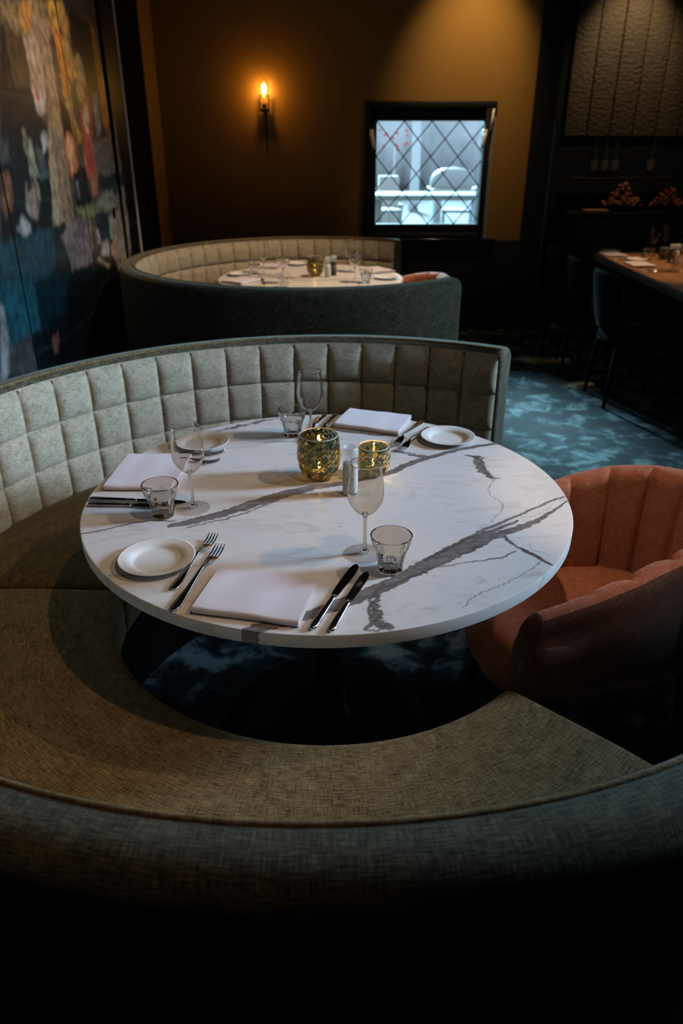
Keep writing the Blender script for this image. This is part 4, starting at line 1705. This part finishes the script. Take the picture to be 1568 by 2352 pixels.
# ------------------------------------------------------------------ buffet against the plank wall
sb = empty('buffet_cabinet', (2.62, 7.06, 0))
b = MB()
b.box(-.60, .80, -.20, .20, .06, .965, bev=.006)
b.build('body', M['black_paint'], sb)
b = MB(); b.box(-.63, .83, -.22, .20, .965, .990, bev=.004)
b.build('top', M['black_paint'], sb)
for k in range(3):
    b = MB(); b.box(-.58 + .46 * k, -.58 + .46 * k + .44, -.215, -.199, .09, .94, bev=.004)
    d = b.build('door', M['black_paint'], sb)
    b = MB(); b.tube([(-.20 + .46 * k, -.225, .60), (-.20 + .46 * k, -.225, .72)], .006, 8)
    b.build('handle', M['black_metal'], d)
tag(sb, 'black buffet cabinet against the dark plank wall', 'cabinet')
sh = empty('wall_shelf', (2.62, 7.18, 1.262))
b = MB(); b.box(-.60, .80, -.10, .08, -.02, 0, bev=.003)
b.build('board', M['black_paint'], sh)
tag(sh, 'narrow black shelf on the wall above the buffet', 'shelf')


def make_bottle():
    root = empty('bottle', (0, 0, 0))
    b = MB(); b.lathe([(.0005, .001), (.033, .001), (.036, .005), (.0365, .17), (.034, .195), (.022, .222), (.0145, .240), (.0135, .285), (.0155, .288), (.0155, .300), (.0005, .301)], 32)
    b.build('body', M['bottle'], root)
    b = MB(); b.lathe([(.0371, .06), (.0371, .14)], 32)
    b.build('label', M['paper_label'], root)
    return root


bt0 = make_bottle()
for i, (x, lb) in enumerate(((1360, 'dark bottle at the left end of the wall shelf'), (1384, 'dark bottle second from left on the wall shelf'), (1408, 'dark bottle third from left on the wall shelf'), (1492, 'dark pale-labelled bottle at the right of the wall shelf'))):
    o = bt0 if i == 0 else copy_tree(bt0)
    p = at_y(x, 395, 7.16)
    o.location = (p.x, 7.16, 1.2625)
    o.rotation_euler = (0, 0, i)
    tag(o, lb, 'bottle', 'bottles on the wall shelf')
b = MB(); p = at_y(1366, 478, 6.97)
b.box(p.x - .10, p.x + .10, 6.90, 7.02, .9905, 1.012, bev=.004)
tag(b.build('serving_board', M['board']), 'small wooden board at the left end of the buffet', 'board')


def bouquet(px, w, h, seed, lb):
    p = at_y(px, 470, 7.02)
    root = empty('dried_bouquet', (p.x, 7.02, .9905))
    b = MB(); b.lathe([(.0005, .001), (.045, .001), (.07, .02), (.085, .05), (.088, .06), (.083, .058), (.06, .03), (.0005, .02)], 28)
    b.build('bowl', M['black_metal'], root)
    r_ = random.Random(seed)
    b = MB()
    for k in range(120):
        a, e = r_.uniform(0, 2 * PI), r_.uniform(.1, 1)
        c = Vector((w * e * math.cos(a) * .9, .07 * e * math.sin(a), .05 + h * r_.uniform(.1, 1) * (1.1 - e)))
        s = r_.uniform(.016, .034)
        d = Vector((r_.uniform(-1, 1), r_.uniform(-1, 1), r_.uniform(-.3, 1))).normalized()
        t = d.orthogonal().normalized()
        q = d.cross(t)
        b.add([c - d * s, c + t * s * .55 + q * s * .15, c + d * s * 1.1, c - t * s * .55 + q * s * .2], [(0, 1, 2, 3)])
    b.build('leaves', M['copper'], root, smooth=False)
    tag(root, lb, 'dried flowers', 'dried arrangements on the buffet')


bouquet(1425, .21, .19, 4, 'copper-brown dried flower bowl on the buffet, left one')
bouquet(1530, .17, .16, 9, 'copper-brown dried flower bowl on the buffet, right one')

# ------------------------------------------------------------------ wall lamp
sp = at_y(606, 215, YR - .06)
sl = empty('wall_sconce', (-0.622, YR, 1.88))
b = MB()
b.box(-.012, .012, -.014, -.001, -.118, -.060, bev=.002)
b.build('back_plate', M['black_metal'], sl)
b = MB()
for sx in (-1, 1):
    b.tube([(sx * .034, -.045, -.114), (sx * .034, -.045, -.006)], .0062, 8)
    b.tube([(sx * .042, -.045, -.006), (sx * .016, -.045, -.006)], .005, 8)
b.box(-.038, .038, -.066, -.024, -.121, -.096, bev=.002)
b.build('bracket', M['black_metal'], sl)
b = MB(); b.lathe([(.0005, -.100), (.019, -.100), (.020, -.094), (.020, -.066), (.014, -.055), (.0005, -.055)], 24, c=(0, -.045, 0))
b.build('socket', M['black_metal'], sl)
b = MB(); b.lathe([(.012, -.055), (.013, -.04), (.022, -.015), (.034, .012), (.039, .040), (.038, .066), (.031, .090), (.018, .105), (.0006, .109)], 36, c=(0, -.045, 0))
bu = b.build('bulb', M['bulb'], sl)
b = MB()
for sx in (-.010, 0, .010):
    b.tube([(sx * .5, -.045, .008), (sx, -.045, .020), (sx, -.045, .064), (sx * .6, -.045, .070)], .0034, 8)
b.build('filament', M['filament'], bu)
b = MB(); b.tube([(0, -.045, -.055), (0, -.045, .008)], .0035, 8)
b.build('filament_post', M['bulb'], bu)
b = MB(); b.tube([(.004, -.006, -.116), (.004, -.004, -.25), (.006, -.004, -.45)], .0035, 8)
b.build('cord', M['black_matte'], sl)
tag(sl, 'black wall sconce with a glowing filament bulb', 'wall lamp')

# ------------------------------------------------------------------ printed mural panels on the left wall
STONE = (.30, .22, .15)
SH = []   # (colour, polygon in photograph pixels, softness cm)
def S(c, *pts):
    SH.append((c, pts))
S((.26, .20, .12), (0, 0), (110, 0), (118, 60), (52, 85), (0, 40))
S((.42, .24, .10), (40, 0), (70, 0), (72, 70), (60, 80), (45, 40))
S((.36, .27, .20), (75, 30), (112, 45), (115, 100), (70, 80))
S((.05, .035, .025), (0, 45), (10, 65), (30, 190), (0, 190))
S((.11, .075, .05), (14, 70), (52, 85), (70, 200), (30, 192))
S((.02, .028, .03), (0, 188), (72, 203), (95, 265), (112, 300), (122, 522), (60, 545), (0, 562))
S((.47, .36, .27), (52, 83), (85, 88), (100, 150), (103, 205), (75, 205), (62, 130))
S((.34, .26, .19), (85, 90), (114, 103), (125, 170), (132, 215), (103, 207), (98, 140))
S((.60, .48, .44), (73, 203), (103, 205), (108, 258), (95, 265), (85, 250))
S((.55, .07, .04), (78, 206), (88, 214), (92, 236), (84, 228))
S((.34, .25, .16), (105, 212), (132, 212), (145, 300), (115, 302))
S((.34, .26, .18), (115, 302), (145, 300), (160, 420), (176, 522), (140, 540), (136, 440))
S((.30, .26, .18), (50, 300), (58, 300), (66, 340), (66, 372), (55, 345))
S((.34, .36, .28), (63, 322), (73, 320), (82, 370), (90, 407), (72, 410), (65, 370))
S((.42, .42, .40), (92, 312), (104, 300), (112, 332), (100, 352))
S((.10, .14, .13), (82, 330), (100, 350), (112, 400), (92, 420))
S((.42, .34, .24), (110, 300), (117, 300), (125, 360), (135, 440), (138, 512), (122, 518), (118, 450), (113, 370))
S((.36, .29, .23), (62, 410), (80, 405), (90, 430), (92, 480), (85, 505), (75, 505), (60, 482), (58, 440))
S((.06, .05, .05), (62, 410), (78, 407), (72, 436), (64, 446))
S((.43, .40, .37), (52, 495), (70, 510), (72, 530), (55, 542), (40, 532))
S((.30, .13, .08), (5, 395), (20, 395), (30, 440), (30, 482), (12, 500), (0, 470))
S((.42, .24, .10), (8, 425), (14, 425), (22, 470), (14, 476))
S((.10, .10, .09), (0, 320), (18, 318), (24, 372), (4, 384))
S((.20, .20, .18), (30, 345), (33, 345), (34, 358), (31, 358))
S((.025, .095, .115), (0, 560), (122, 520), (130, 610), (112, 640), (0, 680))
S((.03, .045, .05), (122, 520), (152, 512), (162, 600), (128, 612))
S((.03, .12, .14), (0, 680), (80, 645), (95, 760), (20, 800), (0, 690))
S((.01, .035, .045), (80, 645), (160, 612), (150, 720), (95, 760))
S((.36, .33, .32), (0, 690), (10, 720), (22, 800), (28, 832), (18, 872), (0, 890))
S((.10, .09, .09), (20, 800), (70, 765), (90, 860), (28, 872))
# strings of onions
for (x, y, a, b_, c) in ((118, 20, 9, 22, (.62, .44, .12)), (128, 48, 10, 22, (.55, .36, .12)), (140, 25, 9, 25, (.60, .36, .12)), (150, 60, 9, 28, (.62, .34, .14)), (120, 60, 7, 20, (.5, .3, .12)), (136, 95, 10, 26, (.66, .30, .10)), (152, 95, 9, 25, (.60, .38, .18)), (142, 130, 9, 28, (.66, .32, .10)), (158, 125, 8, 26, (.55, .36, .16)), (148, 170, 9, 26, (.68, .30, .08)), (163, 160, 9, 30, (.62, .36, .14)), (180, 155, 10, 30, (.60, .40, .18)), (152, 205, 9, 26, (.62, .34, .12)), (188, 178, 8, 28, (.54, .38, .18)), (185, 205, 9, 26, (.45, .30, .13)), (160, 240, 8, 28, (.50, .35, .14)), (168, 285, 7, 30, (.52, .34, .14)), (182, 310, 6, 16, (.60, .36, .08))):
    S(c, *[(x + a * math.cos(t) + b_ * .13 * math.sin(t), y + b_ * math.sin(t)) for t in np.linspace(0, 2 * PI, 14)[:-1]])
S((.05, .035, .025), (158, 28), (215, 58), (225, 130), (226, 230), (202, 200), (190, 140), (168, 110))
S((.03, .028, .025), (135, 215), (155, 250), (172, 320), (152, 330), (140, 280))
S((.58, .24, .06), (206, 50), (216, 72), (224, 112), (234, 168), (246, 210), (252, 272), (246, 318), (236, 300), (230, 236), (222, 172), (214, 110))
S((.66, .30, .10), (226, 172), (240, 180), (247, 230), (236, 240))
def leafy(c1, c2, cx, cy, a, b_, k):
    S(c1, *[(cx + a * math.cos(t) + k * math.sin(t), cy + b_ * math.sin(t)) for t in np.linspace(0, 2 * PI, 18)[:-1]])
    S(c2, *[(cx - a * .1 + a * .5 * math.cos(t) + k * .7 * math.sin(t), cy + b_ * .75 * math.sin(t)) for t in np.linspace(0, 2 * PI, 18)[:-1]])
leafy((.50, .10, .06), (.66, .46, .30), 200, 275, 15, 52, 4)
leafy((.52, .22, .10), (.68, .42, .26), 164, 355, 14, 52, 7)
leafy((.60, .20, .12), (.60, .14, .12), 208, 370, 15, 62, 9)
S((.62, .30, .20), (206, 395), (222, 400), (226, 445), (212, 450))
S((.02, .03, .035), (168, 400), (195, 380), (205, 440), (212, 460), (190, 485), (175, 470))
S((.20, .24, .28), (173, 415), (180, 415), (183, 450), (178, 460))
S((.32, .26, .20), (218, 318), (268, 312), (276, 360), (280, 396), (226, 406), (214, 340))
S((.08, .05, .04), (226, 270), (245, 300), (248, 318), (222, 320))
S((.46, .40, .38), (212, 215), (222, 212), (228, 260), (232, 310), (222, 312), (216, 260))
S((.36, .29, .26), (252, 285), (264, 270), (268, 315), (252, 318))
S((.03, .06, .07), (226, 405), (280, 398), (286, 425), (235, 440))
S((.28, .30, .26), (216, 465), (240, 440), (286, 425), (288, 470), (216, 492))
S((.03, .08, .09), (252, 408), (262, 402), (270, 445), (264, 450))
S((.26, .30, .12), (172, 470), (186, 482), (215, 460), (216, 495), (186, 498))
S((.28, .23, .21), (140, 545), (176, 500), (208, 500), (215, 600), (165, 625), (158, 590))
S((.32, .28, .26), (255, 488), (290, 472), (300, 560), (300, 620), (272, 620), (250, 560))
S((.04, .06, .08), (216, 496), (256, 484), (258, 560), (225, 566))
S((.26, .36, .28), (248, 492), (256, 490), (260, 545), (254, 548))
S((.45, .43, .42), (218, 524), (226, 526), (232, 560), (224, 556))
S((.40, .38, .36), (234, 556), (248, 552), (252, 590), (232, 582))
S((.48, .32, .24), (254, 560), (264, 556), (266, 585), (256, 588))
S((.45, .36, .25), (224, 588), (252, 608), (255, 616), (224, 596))
S((.01, .01, .01), (257, 484), (262, 480), (266, 495), (262, 502), (258, 498))
S((.30, .26, .26), (284, 638), (302, 640), (306, 700), (290, 715))
S((.40, .40, .45), (292, 650), (298, 650), (299, 664), (293, 664))
S((.30, .12, .10), (120, 770), (134, 765), (138, 810), (124, 812))


def in_poly(px, py, poly):
    r = np.zeros(px.shape, bool)
    n = len(poly)
    j = n - 1
    for i in range(n):
        xi, yi = poly[i]
        xj, yj = poly[j]
        c = ((yi > py) != (yj > py)) & (px < (xj - xi) * (py - yi) / (yj - yi + 1e-12) + xi)
        r ^= c
        j = i
    return r


def mural_panel(y0, y1, z0, z1, lb, step=.009, dark=False):
    ny, nz = int((y1 - y0) / step), int((z1 - z0) / step)
    ys = np.linspace(0, y1 - y0, ny + 1)
    zs = np.linspace(0, z1 - z0, nz + 1)
    Y, Z = np.meshgrid(ys, zs, indexing='ij')
    # place of every point of the print on the wall, in the photograph's measure
    dx, dy, dz = XL, Y + y0, Z + z0 - CZ
    depth = dy * _c - dz * _s
    PX = W / 2 + FPX * dx / depth
    PY = H / 2 - FPX * (dy * _s + dz * _c) / depth
    C = np.zeros(Y.shape + (4,)); C[..., 3] = 1
    C[..., :3] = (.006, .006, .006) if dark else (.15, .11, .08)
    ya, za = Y + y0, Z + z0
    YW = Y + .005 * np.sin(za * 23 + 1.3 * np.sin(ya * 17)) + .004 * np.sin(za * 61 + ya * 37) + .003 * np.sin(za * 140 + 5)
    ZW = Z + .006 * np.sin(ya * 19 + 1.1 * np.sin(za * 13)) + .005 * np.sin(ya * 53 + za * 41)
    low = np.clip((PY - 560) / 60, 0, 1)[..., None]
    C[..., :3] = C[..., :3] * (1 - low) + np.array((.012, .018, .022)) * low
    for c, poly in SH:
        poly = [at_x(x, y, XL) if x < 600 else None for x, y in poly]
        poly = [(q.y - y0, q.z - z0) for q in poly]
        msk = in_poly(YW, ZW, poly)
        C[msk, :3] = c
    # soften as a photographic print
    mott = .78 + .30 * np.sin(za * 37 + 2 * np.sin(ya * 29)) * np.sin(ya * 43 + 1.7 * np.sin(za * 31))
    C[..., :3] *= mott[..., None]
    # joints of the photographed masonry
    for zj in (.62, 1.02, 1.30, 1.74, 2.12):
        jl = np.exp(-((za - zj - .012 * np.sin(ya * 6)) / .006) ** 2)[..., None]
        C[..., :3] = C[..., :3] * (1 - .35 * jl) + np.array((.10, .11, .11)) * .35 * jl
    for yj in (2.75, 3.12, 3.86, 4.22, 4.95):
        jl = np.exp(-((ya - yj - .010 * np.sin(za * 7)) / .005) ** 2)[..., None]
        C[..., :3] *= (1 - .45 * jl)
    C[..., :3] = np.clip(C[..., :3], 0, 1) ** 1.22 * 1.35
    for _ in range(2):
        C[1:-1, 1:-1] = (C[1:-1, 1:-1] * 2 + C[:-2, 1:-1] + C[2:, 1:-1] + C[1:-1, :-2] + C[1:-1, 2:]) / 6
    idx = np.arange((ny + 1) * (nz + 1)).reshape(ny + 1, nz + 1)
    V = np.stack([np.full(Y.size, .0), Y.ravel(), Z.ravel()], 1)
    F = np.stack([idx[:-1, :-1].ravel(), idx[1:, :-1].ravel(), idx[1:, 1:].ravel(), idx[:-1, 1:].ravel()], 1)
    verts = [tuple(p) for p in V]
    faces = [tuple(int(i) for i in f) for f in F]
    # thickness of the panel
    nb = len(verts)
    verts += [(-.022, 0, 0), (-.022, y1 - y0, 0), (-.022, y1 - y0, z1 - z0), (-.022, 0, z1 - z0)]
    faces.append((nb + 3, nb + 2, nb + 1, nb))
    faces.append(tuple(int(i) for i in idx[:, 0][::-1]) + (nb, nb + 1))
    faces.append(tuple(int(i) for i in idx[:, -1]) + (nb + 2, nb + 3))
    faces.append(tuple(int(i) for i in idx[0, :]) + (nb + 3, nb))
    faces.append(tuple(int(i) for i in idx[-1, ::-1]) + (nb + 1, nb + 2))
    b = MB(); b.v = verts; b.f = faces; b.mi = [0] * len(faces); b.uv = [(p[1], p[2]) for p in verts]
    o = b.build('mural_panel', M['mural'], smooth=False)
    o.location = (XL, y0, z0)
    ca = o.data.color_attributes.new('print', 'FLOAT_COLOR', 'POINT')
    Cc = np.concatenate([C.reshape(-1, 4), np.tile([.02, .02, .02, 1], (4, 1))])
    ca.data.foreach_set('color', Cc.astype(np.float32).ravel())
    tag(o, lb, 'wall panel', 'printed mural panels')
    return o


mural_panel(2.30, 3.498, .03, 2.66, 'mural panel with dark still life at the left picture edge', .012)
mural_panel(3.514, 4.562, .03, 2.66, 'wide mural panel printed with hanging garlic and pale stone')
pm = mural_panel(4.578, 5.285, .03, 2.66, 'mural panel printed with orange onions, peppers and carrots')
b = MB(); q = at_x(262, 490, XL)
b.lathe([(.0005, 0), (.020, 0), (.022, .002), (.018, .003), (.0005, .002)], 20)
o = b.build('finger_pull', M['black_matte'], pm, loc=(.001, q.y - 4.578, q.z - .03))
o.rotation_euler = (0, PI / 2, 0)
o.scale = (1.6, 1, 1)
mural_panel(5.375, 5.690, .03, 2.66, 'narrow dark mural panel by the metal strip', .012, dark=True)
b = MB(); b.box(XL - .02, XL + .006, 5.70, 5.718, .02, 2.68, bev=.002)
struct(b.build('trim_profile', M['alu']))
b = MB(); b.box(XL - .03, XL + .004, 5.72, 6.36, .0, ZC, bev=.002)
struct(b.build('trim_casing', M['black_matte']))

# ------------------------------------------------------------------ outside the leaded window
GZ = .20
b = MB(); b.box(-9, 14, YB + .12, 34, GZ - .06, GZ)
tag(b.build('terrace_ground', M['out_ground'], smooth=False), kind='structure')
b = MB()
r_ = random.Random(2)
rings = []
for k in range(60):
    x = -6 + 18 * k / 59
    hgt = 3.4 + .5 * math.sin(k * .7) + r_.uniform(-.3, .3)
    rings.append([(x, 25.6 + r_.uniform(-.2, .2), GZ), (x, 25.2 + r_.uniform(-.3, .3), hgt * .5), (x, 25.6 + r_.uniform(-.2, .2), hgt), (x, 26.6, hgt * .9), (x, 26.9, GZ)])
b.loft(rings, cap=True)
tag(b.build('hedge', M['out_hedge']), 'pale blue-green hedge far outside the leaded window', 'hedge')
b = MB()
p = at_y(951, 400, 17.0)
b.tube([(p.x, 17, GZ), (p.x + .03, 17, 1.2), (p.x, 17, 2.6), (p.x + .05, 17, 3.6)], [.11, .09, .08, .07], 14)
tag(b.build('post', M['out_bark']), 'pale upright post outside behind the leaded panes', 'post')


def out_table(x0, x1, y, z, lb, mat, dep=.40, legs=True):
    root = empty('terrace_table', ((x0 + x1) / 2, y, GZ))
    hw_ = (x1 - x0) / 2
    h = z - GZ
    b = MB(); b.box(-hw_, hw_, -dep, dep, h - .06, h, bev=.01)
    b.build('tabletop', mat, root)
    for sx in (-1, 1):
        b = MB(); b.box(sx * (hw_ - .12) - .05, sx * (hw_ - .12) + .05, -dep * .8, dep * .8, 0, h - .06, bev=.01)
        b.build('leg', mat, root)
    tag(root, lb, 'table', 'terrace tables')


pa, pb = at_y(845, 444, 10.5), at_y(1130, 444, 10.5)
out_table(pa.x, pb.x, 10.5, pa.z, 'long grey terrace table outside the window', M['out_grey'])
pa, pb = at_y(992, 434, 12.5), at_y(1120, 434, 12.5)
out_table(pa.x, pb.x, 12.9, pa.z, 'white terrace table carrying a rounded white cover', M['out_white'])
zt = pa.z
p = at_y(1040, 434, 12.8)
b = MB()
rings = []
for k in range(13):
    f = k / 12
    wd, hh = .36, .30
    sc_ = (1 - f ** 3.2) ** .5 if k < 12 else .02
    rings.append([(wd * (.55 + .45 * sc_) * sc_ ** .5 * math.copysign(abs(math.cos(a)) ** .6, math.cos(a)), .26 * sc_ * math.copysign(abs(math.sin(a)) ** .6, math.sin(a)), hh * f) for a in np.linspace(0, 2 * PI, 33)[:-1]])
b.loft(rings, cap=True)
o = b.build('rounded_cover', M['out_white'], loc=(p.x, 12.9, zt))
tag(o, 'white rounded cover standing on the white terrace table', 'cover')
b = MB(); p = at_y(898, 428, 12.2)
b.box(p.x - .16, p.x + .16, 12.7, 13.1, GZ, p.z + .12, bev=.02)
tag(b.build('planter_box', plain('weathered planter', (.52, .50, .48), .8)), 'grey-brown planter box outside at the left panes', 'planter')


def out_chair(px, py, Y, rz, lb):
    p = at_y(px, py, Y)
    root = empty('terrace_chair', (p.x, Y, GZ))
    root.rotation_euler = (0, 0, rz)
    zs = .44
    b = MB(); b.box(-.22, .22, -.22, .22, zs - .02, zs + .02, bev=.015)
    b.build('seat', M['out_white'], root)
    b = MB()
    b.tube([(.21 * math.cos(a), .20 + .06 * math.sin(a), zs + .26 + .03 * math.sin(a)) for a in np.linspace(0, PI, 12)], .035, 10)
    b.build('backrest', M['out_white'], root)
    for sx in (-.19, .19):
        b = MB(); b.tube([(sx, .20, 0), (sx, .205, zs + .26)], .014, 8)
        b.build('leg', M['out_white'], root)
        b = MB(); b.tube([(sx, -.20, 0), (sx, -.20, zs)], .014, 8)
        b.build('leg', M['out_white'], root)
    tag(root, lb, 'chair', 'white terrace chairs')


out_chair(880, 480, 11.6, R(115), 'white terrace chair seen low at the left of the window')
out_chair(1050, 480, 11.6, R(-100), 'white terrace chair seen low at the right of the window')
p = at_y(905, 318, 14.0)
r_ = random.Random(5)
root = empty('potted_plant', (p.x, 14.0, GZ))
b = MB(); b.lathe([(.0005, 0), (.16, 0), (.20, .36), (.18, .36), (.0005, .33)], 24)
b.build('pot', M['out_grey'], root)
b = MB(); b.tube([(0, 0, .3), (.02, 0, p.z - GZ - .1)], .012, 8)
b.build('stem', M['out_hedge'], root)
b = MB()
for k in range(14):
    c = Vector((r_.uniform(-.26, .24), r_.uniform(-.15, .15), p.z - GZ + r_.uniform(-.16, .14)))
    s = .024
    b.add([c + Vector((s * math.cos(t), .3 * s * math.sin(2 * t), s * math.sin(t))) for t in np.linspace(0, 2 * PI, 7)[:-1]], [tuple(range(6))])
b.build('blossoms', M['out_red'], root, smooth=False)
tag(root, 'potted plant with red blossoms outside at the upper left panes', 'potted plant')
